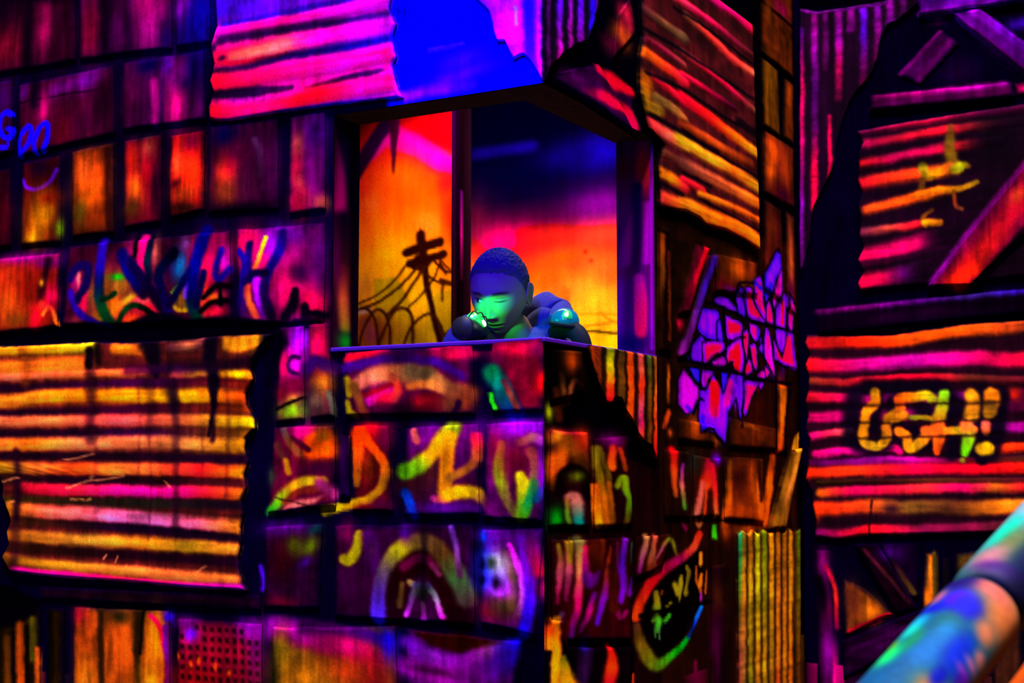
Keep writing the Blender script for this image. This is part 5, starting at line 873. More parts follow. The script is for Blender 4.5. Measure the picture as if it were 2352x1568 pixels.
# U G H ! with its dark halo
cx_ = lambda x, y: (1840 + x / 3.92, 840 + y / 3.92)
halo = (14, 0, 26)
for p_, w_ in [([(500, 250), (470, 450), (480, 660), (680, 740), (860, 560)], 42), ([(600, 190), (900, 200), (1250, 200), (1450, 400)], 34), ([(700, 300), (660, 560)], 26), ([(820, 330), (850, 600)], 26), ([(1080, 380), (1150, 420)], 30), ([(1340, 300), (1360, 480)], 24), ([(1380, 700), (1360, 800)], 26), ([(1640, 260), (1660, 620)], 46), ([(1820, 250), (1790, 600), (1740, 780), (1640, 830)], 28), ([(1530, 760), (1640, 850)], 20), ([(940, 700), (1150, 720)], 24), ([(1020, 580), (1040, 640)], 30)]:
    Cw.S([cx_(*k) for k in p_], w_, halo, .6, .9)
UGH = [([(675, 240), (672, 330), (600, 410), (584, 480), (568, 600), (580, 690), (700, 720), (770, 660), (772, 560)], 21, [(170, 120, 14), (245, 150, 14), (235, 150, 14), (225, 150, 14), (230, 150, 14), (190, 140, 24), (205, 160, 24), (240, 160, 14), (235, 140, 24)]),
 ([(1190, 300), (1130, 262), (1020, 285), (890, 300), (900, 400), (790, 480), (930, 440)], 22, [(190, 180, 24), (220, 180, 14), (250, 140, 10), (255, 110, 14), (190, 120, 14), (230, 150, 14), (220, 140, 24)]), ([(885, 590), (960, 640), (980, 740), (1080, 690), (1160, 600), (1230, 570)], 22, [(255, 130, 20), (230, 140, 20), (240, 170, 14), (220, 160, 20), (245, 130, 24), (255, 110, 24)]), ([(1000, 460), (1190, 478)], 11, [(150, 150, 24), (190, 140, 24)]),
 ([(1300, 260), (1280, 360), (1250, 460)], [24, 24, 27], [(140, 190, 24), (170, 170, 20), (200, 150, 24)]), ([(1240, 540), (1245, 640), (1225, 780)], [27, 25, 12], [(255, 120, 34), (255, 120, 20), (250, 96, 14)]), ([(1120, 580), (1300, 585), (1420, 580), (1560, 575)], 17, [(255, 110, 34), (255, 120, 24), (220, 180, 24), (255, 140, 50)]), ([(1540, 270), (1560, 350), (1540, 440)], [30, 32, 34], [(240, 170, 20), (190, 120, 24), (190, 130, 20)]), ([(1500, 540), (1510, 640), (1480, 780)], [28, 28, 18], [(255, 130, 60), (130, 170, 20), (130, 215, 10)]),
 ([(1720, 260), (1725, 320)], 32, [(255, 150, 14), (255, 156, 10)]), ([(1715, 370), (1705, 420)], 28, [(150, 100, 24), (190, 130, 20)]), ([(1672, 520), (1670, 590)], 19, [(240, 110, 90), (240, 120, 60)]), ([(1630, 750), (1690, 740)], 26, [(220, 170, 14), (240, 190, 10)]), ([(1450, 845), (1460, 850)], 10, [(150, 140, 24)])]
for p_, w_, c_ in UGH: Cw.S([cx_(*k) for k in p_], w_, c_, .3)
for y_ in (350, 505, 640): Cw.S([cx_(520, y_ + 14), cx_(1000, y_), cx_(1800, y_ - 20)], 5, (30, 6, 14), .7, .6)
Cw.end(OT + OR_[1:] + OB[::-1][1:] + OL[::-1][1:])
patch(Cw, 'corrugated_sheet', OT, OR_, OB, OL, M_SHEET, .012, .0018, 3.2, 'red striped corrugated sheet sprayed with the word UGH!')
# pieces at the foot of the far wall
tile(Cw, (1876, 1262), (1906, 1262), (1926, 1640), (1880, 1640), (70, 0, 60), 'v', .4, name='board', mat=M_WOOD); Cw.G(1890, 1290, 16, 34, (140, 0, 110)); Cw.S([(1898, 1300), (1918, 1350), (1922, 1440)], 9, [(150, 0, 70), (220, 50, 30), (150, 0, 70)], .6); Cw.S([(1880, 1330), (1896, 1390)], 20, (12, 0, 18), .8); Cw.G(1905, 1500, 14, 50, (130, 0, 130)); Cw.G(1920, 1560, 6, 60, (240, 0, 140)); Cw.G(1905, 1400, 10, 30, (90, 0, 60))
tile(Cw, (1964, 1250), (2014, 1246), (2112, 1396), (2060, 1410), (24, 2, 16), 'b', .6, name='beam', mat=M_WOOD, proud=.018); Cw.S([(1990, 1262), (2040, 1320), (2090, 1380)], 7, [(130, 30, 60), (110, 40, 50), (60, 14, 30)], .8, .8)
tile(Cw, (2024, 1250), (2110, 1246), (2114, 1370), (2090, 1374), (26, 0, 34), 'b', .5); Cw.G(2045, 1268, 24, 16, (80, 0, 110)); Cw.S([(2052, 1290), (2100, 1360)], 12, [(50, 10, 40), (100, 76, 24)], .7)
tile(Cw, (1940, 1330), (1986, 1350), (2048, 1408), (1940, 1460), (120, 60, 16), 'b', .4); Cw.G(2000, 1400, 26, 26, (210, 120, 20)); Cw.G(1960, 1380, 20, 40, (110, 50, 30)); Cw.S([(1950, 1450), (2044, 1410)], 8, (200, 10, 50), .6)
tile(Cw, (1936, 1470), (2120, 1396), (2150, 1450), (1940, 1560), (44, 0, 44), 'h', .6, name='beam', mat=M_WOOD, proud=.018); Cw.S([(1960, 1490), (2110, 1430)], 10, (70, 0, 70), .8); Cw.G(2030, 1480, 30, 10, (80, 0, 80), 1, -25)
tile(Cw, (2126, 1270), (2150, 1268), (2152, 1384), (2122, 1398), (190, 112, 20), 'v', .3, name='board', mat=M_WOOD); Cw.G(2132, 1370, 8, 20, (240, 130, 10)); Cw.S([(2148, 1270), (2150, 1380)], 8, (90, 70, 16), .6)
tile(Cw, (2164, 1280), (2186, 1278), (2186, 1390), (2160, 1396), (30, 20, 24), 'v', .5, name='board', mat=M_WOOD); tile(Cw, (2196, 1270), (2260, 1264), (2260, 1400), (2196, 1400), (120, 84, 24), 'v', .4, name='board', mat=M_WOOD)
for k_ in range(5): tile(Cw, (2280 + 80 * k_, 1262), (2350 + 80 * k_, 1260), (2350 + 80 * k_, 1640), (2280 + 80 * k_, 1640), (70 + 20 * (k_ % 2), 34, 20), 'v', .4, name='board', mat=M_WOOD)
tile(Cw, (1940, 1580), (2260, 1470), (2260, 1640), (1940, 1640), (80, 0, 50), 'h', .5, name='plank', mat=M_WOOD)
for m_ in (A, B, Cw): m_.finish()
# ================================================================== STRUCTURE
T_W = .115                                            # wall thickness at the look-out opening
zS = float(pt(1249., 774., 3.2)[2]); zT = float(pt(1249., 190., 3.2)[2])
sL = float(A.uv(np.array([[764., 560.]]))[0, 0])      # left end of the opening on the left face
sR = float(B.uv(np.array([[1503., 560.]]))[0, 0])     # right end of the opening on the right face
Z_TOP = 3.25
print('opening', sL, sR, zS, zT)

def rect_grid(mu, s0, s1, z0, z1, cell, h=0.):
    n = max(2, int((z1 - z0) / cell) + 1); m = max(2, int((s1 - s0) / cell) + 1)
    s, z = np.meshgrid(np.linspace(s0, s1, m), np.linspace(z1, z0, n))
    return mu.at(s, z, np.full(s.shape, h)).reshape(-1, 3), grid_faces(n, m), lin(mu.sample(s, z), *mu.pig).reshape(-1, 3)

def wall_mesh(name, mu, rects, mat, thick=T_W):
    V, F, C, off = [], [], [], 0
    for (s0, s1, z0, z1, cell) in rects:
        v, f, c = rect_grid(mu, s0, s1, z0, z1, cell)
        if np.cross(v[f[0, 1]] - v[f[0, 0]], v[f[0, 2]] - v[f[0, 0]]) @ mu.n < 0: f = f[:, ::-1]
        V.append(v); F.append(f + off); C.append(c); off += len(v)
        b = mu.at(np.array([s0, s1, s1, s0]), np.array([z0, z0, z1, z1]), np.full(4, -thick))
        V.append(b); C.append(np.tile(lin(mu.base), (4, 1))); F.append(np.array([[0, 1, 2, 3]]) + off); off += 4
    return tag(mesh_obj(name, np.vstack(V), np.vstack(F), mat, None, np.vstack(C)), kind='structure')

CELL = .0062
wall_left = wall_mesh('wall_left', A, [(A.s0, sL, .9, Z_TOP, CELL), (sL, 0, zT, Z_TOP, CELL), (sL, 0, .9, zS - .012, CELL), (A.s0 - .6, 0, 0, .9, .1), (A.s0 - .6, A.s0, .9, Z_TOP, .1)], M_WALL)
wall_right = wall_mesh('wall_right', B, [(sR, LB, .9, Z_TOP, CELL), (0, sR, zT, Z_TOP, CELL), (0, sR, .9, zS - .012, CELL), (0, LB, 0, .9, .1)], M_WALL)
wall_back = wall_mesh('wall_back', Cw, [(0, Cw.s1, .8, Z_TOP, CELL), (0, Cw.s1, 0, .8, .1)], M_WALL)
tag(wall_left, 'left tower wall muraled with shingle tiles and corrugated sheets'); tag(wall_right, 'right tower wall with orange sheet and violet lettering'); tag(wall_back, 'far wall with purple beams and the word UGH!')
PARENT = {id(A): wall_left, id(B): wall_right, id(Cw): wall_back}
for i_, p_ in enumerate(PIECES): build_patch(p_, PARENT[id(p_['mu'])], i_)

# ---- jambs, lintel soffit and sill of the opening
def slab_with_face(name, mu, s0, s1, z0, z1, mat, depth=.02, cell=.006):
    v, f, c = rect_grid(mu, s0, s1, z0, z1, cell)
    if np.cross(v[f[0, 1]] - v[f[0, 0]], v[f[0, 2]] - v[f[0, 0]]) @ mu.n < 0: f = f[:, ::-1]
    b = mu.at(np.array([s0, s1, s1, s0]), np.array([z0, z0, z1, z1]), np.full(4, -depth))
    o = len(v); n = len(v); m = max(2, int((s1 - s0) / cell) + 1)
    tl, tr, bl, br = 0, m - 1, n - m, n - 1
    extra = [[o, o + 1, o + 2, o + 3], [bl, br, o + 1, o], [tl, tr, o + 2, o + 3], [tl, bl, o, o + 3], [tr, br, o + 1, o + 2]]
    return mesh_obj(name, np.vstack([v, b]), np.vstack([f, np.array(extra)]), mat, None, np.vstack([c, np.tile(lin(mu.base), (4, 1))]), False)
JL = make_mural(K - dA * sL, dB, -dA, 752, 832, 200, 860, (790, 560), (30, 0, 18))
JL.pig = JAMB_LIFT = (1.7, 1.15)  # brighter jamb paint: light missing in the reveal is put into the colour
JL.S([(786, 300), (784, 420), (782, 480)], 24, [(20, 0, 14), (110, 0, 56), (150, 0, 70)], .8); JL.S([(790, 500), (790, 640)], 30, [(16, 0, 20), (60, 20, 16)], .9); JL.S([(786, 620), (790, 700), (794, 750)], 24, [(90, 20, 26), (170, 70, 30), (130, 90, 20)], .8); JL.G(796, 785, 18, 22, (10, 110, 20)); JL.S([(812, 250), (812, 820)], 12, (16, 0, 14), .7); JL.G(775, 600, 10, 60, (60, 0, 40))
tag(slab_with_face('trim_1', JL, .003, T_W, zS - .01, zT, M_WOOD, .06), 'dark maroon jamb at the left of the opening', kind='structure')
JR = make_mural(K + dB * sR, -dA, -dB, 1395, 1515, 200, 900, (1455, 560), (44, 0, 48))
JR.pig = JAMB_LIFT
JR.P([(1410, 320), (1500, 320), (1500, 820), (1410, 812)], (66, 0, 60), 3, streak='v', amp=.4); JR.S([(1432, 380), (1436, 480), (1432, 600)], 34, [(80, 0, 40), (120, 0, 70), (90, 0, 90)], .8); JR.G(1478, 392, 16, 44, (255, 30, 36)); JR.S([(1464, 430), (1462, 560), (1458, 620)], 20, [(20, 0, 50), (26, 0, 50), (40, 0, 44)], .7); JR.S([(1485, 470), (1484, 600)], 14, (130, 0, 110), .8); JR.S([(1468, 640), (1472, 700), (1471, 765)], [22, 24, 22], [(140, 0, 90), (255, 0, 60), (255, 0, 46)], .45); JR.S([(1444, 620), (1440, 780)], 20, (50, 0, 50), .9); JR.S([(1496, 340), (1497, 800)], 6, (110, 0, 110), .6); JR.G(1450, 790, 40, 24, (14, 0, 40))
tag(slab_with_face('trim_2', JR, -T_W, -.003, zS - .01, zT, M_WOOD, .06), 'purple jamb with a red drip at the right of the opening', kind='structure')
M_SOFFIT = plain_material('soffit_stain', (.05, .022, .008), .9, 0., noise=.5, nscale=40)
M_SILL = plain_material('sill_violet_paint', (.05, .004, .30), .35, .35, noise=.2, nscale=30)
def ell_prism(name, z0, z1, grow, mat, inner):
    """L-shaped strip that follows the opening round the tower corner"""
    o = grow
    P = [K - dA * sL - dB * o, K - dB * o + (-dA) * o, K + dB * sR + (-dA) * o, K + dB * sR + dA * inner, K + dB * inner + dA * inner, K - dA * sL + dB * inner]
    V = [(p[0], p[1], z) for z in (z0, z1) for p in P]
    F = [(0, 1, 4, 5), (1, 2, 3, 4), (6, 11, 10, 7), (7, 10, 9, 8)] + [(i, i + 6, (i + 1) % 6 + 6, (i + 1) % 6) for i in range(6)]
    ob = mesh_obj(name, V, F, mat, None, None, False)
    bm = bmesh.new(); bm.from_mesh(ob.data); bmesh.ops.recalc_face_normals(bm, faces=bm.faces); bm.to_mesh(ob.data); bm.free()
    return ob
tag(ell_prism('trim_3', zT - .001, zT + .03, -.003, M_SOFFIT, T_W), 'dark brown soffit over the corner opening', kind='structure')
sill = tag(ell_prism('trim_4', zS - .012, zS, .006, M_SILL, T_W + .01), 'violet painted sill round the corner opening', kind='structure')
md = sill.modifiers.new('edge', 'BEVEL'); md.width = .003; md.segments = 2

# ---- inside the look-out: painted sky, post, roof, deck
D_IN = sR + .42
D = make_mural(K + dB * D_IN, -dA, -dB, 740, 1460, 120, 960, (1100, 560), (3, 0, 16)); D.pig = (1.08, 1.12)
SKY = [(120, (90, 0, 24)), (250, (210, 0, 24)), (330, (255, 10, 60)), (380, (255, 36, 24)), (440, (255, 70, 0)), (520, (255, 104, 0)), (600, (255, 140, 0)), (680, (255, 165, 10)), (740, (250, 160, 20)), (790, (180, 100, 40)), (960, (60, 10, 30))]
D.V(SKY, 740, 1052)
D.P([(905, 240), (1060, 230), (1060, 366), (975, 332), (912, 300)], (150, 0, 24), 16); D.G(940, 290, 40, 20, (210, 0, 20)); D.G(830, 305, 30, 34, (255, 20, 34))
D.S([(800, 400), (850, 350), (880, 316), (910, 316), (975, 352), (1050, 390)], [30, 40, 56, 56, 50, 44], [(170, 0, 110), (220, 0, 140), (255, 0, 150), (255, 0, 160), (220, 0, 150), (170, 0, 130)], .7)
D.G(1030, 420, 24, 26, (210, 0, 60)); D.G(1034, 480, 26, 60, (255, 34, 14)); D.G(828, 440, 22, 60, (255, 40, 60)); D.G(850, 470, 30, 24, (255, 90, 60)); D.G(920, 400, 50, 40, (250, 90, 10)); D.G(980, 520, 30, 30, (255, 110, 50)); D.G(836, 660, 30, 50, (220, 120, 76)); D.G(830, 540, 30, 40, (255, 90, 40)); D.G(905, 590, 50, 50, (255, 146, 0)); D.G(1020, 600, 20, 60, (255, 110, 10))
OLV = (186, 136, 12)
D.P([(858, 640), (912, 634), (934, 676), (944, 700), (946, 800), (858, 800)], OLV, 5, .9); D.P([(978, 694), (1010, 664), (1044, 664), (1044, 800), (978, 800)], (196, 140, 14), 5, .9); D.P([(820, 696), (836, 692), (840, 720), (820, 720)], (190, 130, 20), 4, .8)
D.G(860, 770, 60, 44, (110, 34, 50)); D.G(960, 780, 60, 34, (140, 90, 20)); D.G(1000, 760, 40, 40, (170, 120, 16)); D.G(840, 740, 30, 26, (120, 40, 50)); D.S([(820, 716), (850, 712)], 8, (190, 130, 120), .6)
DKB = (38, 4, 10)
D.S([(900, 268), (860, 325), (814, 400)], 36, [(44, 0, 56), (54, 0, 60), (44, 0, 40)], .3); D.P([(888, 262), (922, 262), (908, 396), (902, 404)], (70, 0, 44), 6)
D.S([(966, 540), (976, 620), (988, 690), (1014, 800)], [22, 14, 11, 13], DKB, .4); D.P([(965, 519), (974, 548), (958, 548)], DKB, 3); D.S([(934, 580), (968, 568), (1010, 556)], 21, DKB, .3, 1, False); D.S([(942, 606), (975, 596), (1018, 584)], 19, DKB, .3, 1, False); D.S([(952, 612), (960, 592)], 16, DKB, .4); D.S([(944, 608), (970, 616), (985, 600)], 14, DKB, .5)
for p_, w_ in [([(938, 602), (905, 645), (860, 680), (812, 700)], 4), ([(960, 614), (915, 660), (870, 692), (830, 708)], 6), ([(975, 614), (930, 680), (890, 724)], 7), ([(1014, 592), (996, 640), (965, 680), (935, 708)], 4), ([(1012, 596), (1030, 616), (1046, 630)], 3), ([(998, 600), (1020, 620), (1046, 628)], 4), ([(960, 618), (1005, 646), (1046, 656)], 4), ([(1012, 642), (1046, 652)], 8), ([(1016, 650), (1017, 690)], 4), ([(1012, 606), (1024, 626)], 6),
              ([(816, 714), (838, 708), (856, 724), (866, 760), (868, 804)], 6), ([(822, 804), (834, 756), (858, 714), (878, 714), (894, 744), (897, 804)], 6), ([(866, 804), (884, 754), (908, 714), (930, 708), (946, 730), (950, 804)], 6), ([(924, 804), (942, 756), (970, 726), (992, 722), (1010, 744), (1020, 780)], 6), ([(1020, 770), (1032, 758), (1046, 758)], 5)]:
    D.S(p_, w_, (56, 14, 10), .4, .95)
D.V([(120, (0, 0, 6)), (300, (0, 0, 10)), (400, (0, 0, 20)), (450, (4, 0, 24)), (500, (50, 0, 30)), (535, (130, 0, 36)), (575, (215, 30, 40)), (610, (250, 60, 20)), (645, (255, 84, 10)), (680, (255, 120, 50)), (730, (255, 160, 50)), (770, (255, 176, 30)), (820, (255, 180, 0)), (960, (255, 170, 0))], 1052, 1460)
D.G(1385, 350, 60, 40, (10, 0, 110)); D.G(1300, 360, 60, 30, (4, 0, 60)); D.S([(1064, 358), (1150, 346), (1222, 336)], 24, [(6, 0, 60), (4, 0, 60), (6, 0, 70)], .8); D.G(1390, 470, 70, 40, (90, 0, 96)); D.G(1080, 520, 40, 60, (70, 4, 30)); D.G(1260, 545, 80, 20, (150, 20, 30)); D.G(1390, 540, 60, 30, (235, 50, 80)); D.G(1330, 600, 60, 24, (240, 60, 50)); D.G(1290, 592, 50, 20, (255, 60, 10), 1, -8); D.G(1080, 640, 30, 60, (250, 96, 60)); D.G(1390, 620, 40, 40, (255, 84, 60)); D.G(1270, 640, 50, 26, (255, 80, 14)); D.G(1330, 660, 40, 30, (255, 116, 70)); D.G(1150, 560, 60, 40, (210, 0, 90)); D.G(1370, 690, 40, 30, (255, 150, 60))
D.P([(1252, 664), (1284, 643), (1312, 664), (1310, 730), (1252, 730)], (190, 96, 44), 6, .85); D.P([(1286, 650), (1312, 664), (1310, 730), (1286, 730)], (170, 80, 34), 8, .7)
for p_, w_, c_ in [([(1310, 722), (1360, 720), (1420, 722)], 5, (220, 130, 20)), ([(1380, 718), (1400, 734), (1420, 740)], 4, (220, 120, 20)), ([(1340, 750), (1380, 744), (1420, 738)], 4, (220, 120, 20)), ([(1340, 760), (1380, 763), (1420, 764)], 4, (70, 30, 14))]: D.S(p_, w_, c_, .4)
D.G(1345, 578, 4, 4, (190, 10, 20)); D.G(1358, 598, 4, 4, (200, 20, 20))
D.rgb[..., 2] *= np.where(D.rgb[..., 0] > D.rgb[..., 2] * 2.6, .35, 1.)      # pure orange pigment, no blue in it
D.finish(.6, .15); JL.finish(); JR.finish()
wall_inner = wall_mesh('wall_inside', D, [(D.s0 - .3, -T_W, zS - .25, zT + .55, CELL)], M_WALL, .04)
tag(wall_inner, 'inner wall painted with an orange sunset skyline')
uP = D.uv(np.array([[1040., 500.], [1062., 500.]]))[:, 0]
PM = make_mural(D.at(np.array([0.]), np.array([0.]), np.array([.05]))[0], -dA, -dB, 1010, 1090, 150, 960, (1050, 560), (16, 2, 8))
PM.S([(1042, 240), (1044, 500), (1046, 790)], 14, [(40, 0, 50), (44, 4, 34), (60, 24, 10)], .8); PM.S([(1059, 440), (1060, 520), (1061, 640)], 6, [(90, 0, 90), (170, 0, 110), (60, 10, 30)], .6); PM.S([(1052, 200), (1052, 800)], 9, (18, 0, 16), .6)
uQ = PM.uv(np.array([[1037., 500.], [1064., 500.]]))[:, 0]
tag(slab_with_face('trim_5', PM, float(uQ[0]), float(uQ[1]), zS - .25, zT + .55, M_WOOD, .05), 'dark wooden post inside the look-out', kind='structure')
M_DARK = plain_material('matt_black_board', (.008, .006, .01), .9, .05, noise=.3)
def prism_box(name, corners, z0, z1, mat):
    V = [(c[0], c[1], z0) for c in corners] + [(c[0], c[1], z1) for c in corners]
    ob = mesh_obj(name, V, [(3, 2, 1, 0), (4, 5, 6, 7), (0, 1, 5, 4), (1, 2, 6, 5), (2, 3, 7, 6), (3, 0, 4, 7)], mat, None, None, False)
    bm = bmesh.new(); bm.from_mesh(ob.data); bmesh.ops.recalc_face_normals(bm, faces=bm.faces); bm.to_mesh(ob.data); bm.free()
    return ob
c_ = lambda a, b: K + dA * a + dB * b
tower = [c_(T_W, T_W), c_(T_W, D_IN), c_(1.6, D_IN), c_(1.6, T_W)]
tag(prism_box('ceiling', tower, zT + .56, zT + .6, M_DARK), 'black ceiling board over the look-out', kind='structure')
DECK = .78
tag(prism_box('floor_deck', tower, DECK - .05, DECK, M_DARK), 'black deck of the look-out', kind='structure')
M_FLOOR = plain_material('dark_arena_carpet', (.01, .008, .02), .95, .05, noise=.6, nscale=25)
tag(prism_box('floor', [(-6, -4, 0), (6, -4, 0), (6, 7, 0), (-6, 7, 0)], -.1, 0, M_FLOOR), 'dark carpeted arena floor', kind='structure')
# added fill hidden under the look-out ceiling, washing the painted sky
lc = c_(.55, D_IN - .36); lt = c_(.5, D_IN)
area_light('sky_fill', (lc[0], lc[1], zT + .5), (lt[0], lt[1], zS + .22), .9, SKY_FILL_W, (1, .98, .95), math.radians(110), .05)
# ================================================================== THINGS
def evaluated(name, verts, edges, radii, root=0, sub=2):
    """grow a smooth body from a skeleton and return its mesh as arrays"""
    me = bpy.data.meshes.new(name); me.from_pydata([tuple(v) for v in verts], edges, [])
    ob = bpy.data.objects.new(name, me); COL.objects.link(ob)
    ob.modifiers.new('skin', 'SKIN')
    sk = me.skin_vertices[0].data
    for i, r in enumerate(radii):
        sk[i].radius = (r, r) if np.isscalar(r) else r
        sk[i].use_root = (i == root)
    s = ob.modifiers.new('sub', 'SUBSURF'); s.levels = sub; s.render_levels = sub
    dg = bpy.context.evaluated_depsgraph_get(); dg.update()
    em = ob.evaluated_get(dg).to_mesh()
    V = np.array([v.co[:] for v in em.vertices]); F = [tuple(p.vertices) for p in em.polygons]
    ob.evaluated_get(dg).to_mesh_clear()
    bpy.data.objects.remove(ob); bpy.data.meshes.remove(me)
    return V, F

def ring_tube(P, R, n=20, cap=True, flat=1., up=None):
    """tapered tube along points (rings of n); flat squeezes it in one direction"""
    P = spline(np.asarray(P, float), 6); m = len(P)
    R = np.interp(np.linspace(0, 1, m), np.linspace(0, 1, len(np.atleast_1d(R))), np.atleast_1d(R))
    T = np.gradient(P, axis=0); T /= np.linalg.norm(T, axis=1)[:, None]
    u = np.array(up if up is not None else [0.1, 0.2, 1.0]); V = []
    for i in range(m):
        a = np.cross(T[i], u); a /= np.linalg.norm(a) + 1e-9; b = np.cross(a, T[i])
        t = np.linspace(0, 2 * np.pi, n, endpoint=False)[:, None]
        V.append(P[i] + R[i] * (np.cos(t) * a + flat * np.sin(t) * b))
    V = np.vstack(V); F = []
    for i in range(m - 1):
        for j in range(n):
            k = (j + 1) % n; F.append((i * n + j, i * n + k, (i + 1) * n + k, (i + 1) * n + j))
    if cap:
        F.append(tuple(range(n))[::-1]); F.append(tuple((m - 1) * n + j for j in range(n)))
    return V, F

def lathe(profile, origin, axis, n=28):
    axis = np.asarray(axis, float) / np.linalg.norm(axis)
    a = np.cross(axis, [0, 0, 1.]); a /= np.linalg.norm(a); b = np.cross(axis, a)
    t = np.linspace(0, 2 * np.pi, n, endpoint=False)[:, None]; V = []
    for (h, r) in profile: V.append(np.asarray(origin) + axis * h + r * (np.cos(t) * a + np.sin(t) * b))
    F = []
    for i in range(len(profile) - 1):
        for j in range(n):
            k = (j + 1) % n; F.append((i * n + j, i * n + k, (i + 1) * n + k, (i + 1) * n + j))
    F += [tuple(range(n))[::-1], tuple((len(profile) - 1) * n + j for j in range(n))]
    return np.vstack(V), F

def join(parts):
    V, F, o = [], [], 0
    for v, f in parts:
        V.append(v); F += [tuple(int(i) + o for i in q) for q in f]; o += len(v)
    return np.vstack(V), F

def fix(ob):
    bm = bmesh.new(); bm.from_mesh(ob.data); bmesh.ops.recalc_face_normals(bm, faces=bm.faces); bm.to_mesh(ob.data); bm.free()
    return ob

# ---- the player: head
HC = pt(1149., 672., 3.60)
HS = 1.02
def head_field(nl=260, nt=210):
    lon = np.linspace(0, 2 * np.pi, nl, endpoint=False); lat = np.linspace(-np.pi / 2 + .02, np.pi / 2 - .02, nt)
    lo, la = np.meshgrid(lon, lat)
    # crowd the meridians towards the face (-y)
    lo = lo + .55 * np.sin(lo)
    dx, dy, dz = np.sin(lo) * np.cos(la), np.cos(lo) * np.cos(la), np.sin(la)
    x, y, z = .0715 * dx, .092 * dy, .108 * dz
    low = smooth(.01, -.108, z)
    x = x * (1 - .30 * low ** 1.3); y = np.where(y > 0, y * (1 - .5 * low), y * (1 - .10 * low))
    x = x * (1 + .05 * np.exp(-((z + .03) / .025) ** 2) * (y < 0))
    x = x * (1 + .06 * np.exp(-((z - .045) / .04) ** 2))
    front = smooth(.02, -.05, y)
    g = lambda cx, sx, cz, sz: np.exp(-((x - cx) / sx) ** 2 - ((z - cz) / sz) ** 2)
    ax = np.abs(x)
    ga = lambda cx, sx, cz, sz: np.exp(-((ax - cx) / sx) ** 2 - ((z - cz) / sz) ** 2)
    nose = np.interp(z, [-.056, -.050, -.043, -.036, -.015, .004, .02], [0, .009, .020, .0195, .011, .005, 0])
    f = nose * np.exp(-(x / (.0085 + .003 * smooth(-.02, -.045, z))) ** 2)
    f += .0065 * ga(.0125, .006, -.044, .007) + .0035 * np.exp(-((z - .019) / .008) ** 2) * np.exp(-(x / .045) ** 2)
    f += -.0085 * ga(.030, .015, .000, .010) + .0055 * ga(.030, .0105, -.001, .0062)
    f += .005 * g(0, .019, -.0655, .0045) + .006 * g(0, .016, -.0765, .0055) - .0045 * g(0, .024, -.0708, .0022)
    f += .006 * g(0, .018, -.097, .012) + .004 * ga(.036, .018, -.035, .018) - .003 * g(0, .02, -.087, .004)
    y = y - f * front
    return x, y, z, lo, la, front
hx, hy, hz, hlo, hla, hfront = head_field()
Rh = (Matrix.Rotation(math.radians(3), 3, 'Y') @ Matrix.Rotation(math.radians(-20), 3, 'Z') @ Matrix.Rotation(math.radians(22), 3, 'X'))
Rh = np.array(Rh)
def to_head(P): return HC + HS * (np.asarray(P) @ Rh.T)
nt_, nl_ = hx.shape
Vh = np.stack([hx, hy, hz], -1).reshape(-1, 3)
Fh = [(i * nl_ + j, i * nl_ + (j + 1) % nl_, (i + 1) * nl_ + (j + 1) % nl_, (i + 1) * nl_ + j) for i in range(nt_ - 1) for j in range(nl_)]
Fh += [tuple(range(nl_))[::-1], tuple((nt_ - 1) * nl_ + j for j in range(nl_))]
# skin colours: lips, brows, lashes, open eye on one side and shut lid on the other
SK = np.array([172, 122, 104.]); Ch = np.tile(SK, (len(Vh), 1)); X, Y, Z = Vh.T
def dab(mask, col):
    global Ch
    Ch = Ch * (1 - mask[:, None]) + np.array(col, float) * mask[:, None]
fr = (Y < -.02)
gg = lambda cx, sx, cz, sz: np.exp(-(((X - cx) / sx) ** 2 + ((Z - cz) / sz) ** 2) ** 2) * fr
for s_ in (-1, 1):
    dab(np.exp(-(((X - s_ * .031) / .019) ** 4 + ((Z - .0185 - .10 * (.031 - abs(X - s_ * .031) )+.0022) / .0036) ** 2)) * fr * .85, (38, 22, 18))
dab(gg(0, .021, -.066, .0042) * .7, (120, 56, 52)); dab(gg(0, .018, -.0755, .0052) * .6, (130, 62, 56)); dab(np.exp(-((X / .023) ** 4 + ((Z + .0708) / .0014) ** 2)) * fr, (34, 12, 12))
dab(np.exp(-(((X + .030) / .0125) ** 4 + ((Z + .0005) / .0042) ** 4)) * fr, (215, 210, 205)); dab(gg(-.0325, .0052, 0, .0052), (24, 14, 10)); dab(np.exp(-(((X + .030) / .014) ** 4 + ((Z - .0042 + 8 * (X + .030) ** 2) / .0014) ** 2)) * fr, (16, 8, 8)); dab(np.exp(-(((X + .030) / .013) ** 4 + ((Z + .0050 - 8 * (X + .030) ** 2) / .0010) ** 2)) * fr * .7, (60, 30, 24))
dab(np.exp(-(((X - .030) / .0145) ** 4 + ((Z + .0030 - 9 * (X - .030) ** 2) / .0013) ** 2)) * fr, (22, 10, 10)); dab(np.exp(-(((X - .030) / .013) ** 4 + ((Z - .0060 + 6 * (X - .030) ** 2) / .0009) ** 2)) * fr * .6, (80, 44, 34))
dab(gg(-.010, .0035, -.051, .0028) * .8, (40, 16, 14)); dab(gg(.010, .0035, -.051, .0028) * .8, (40, 16, 14))
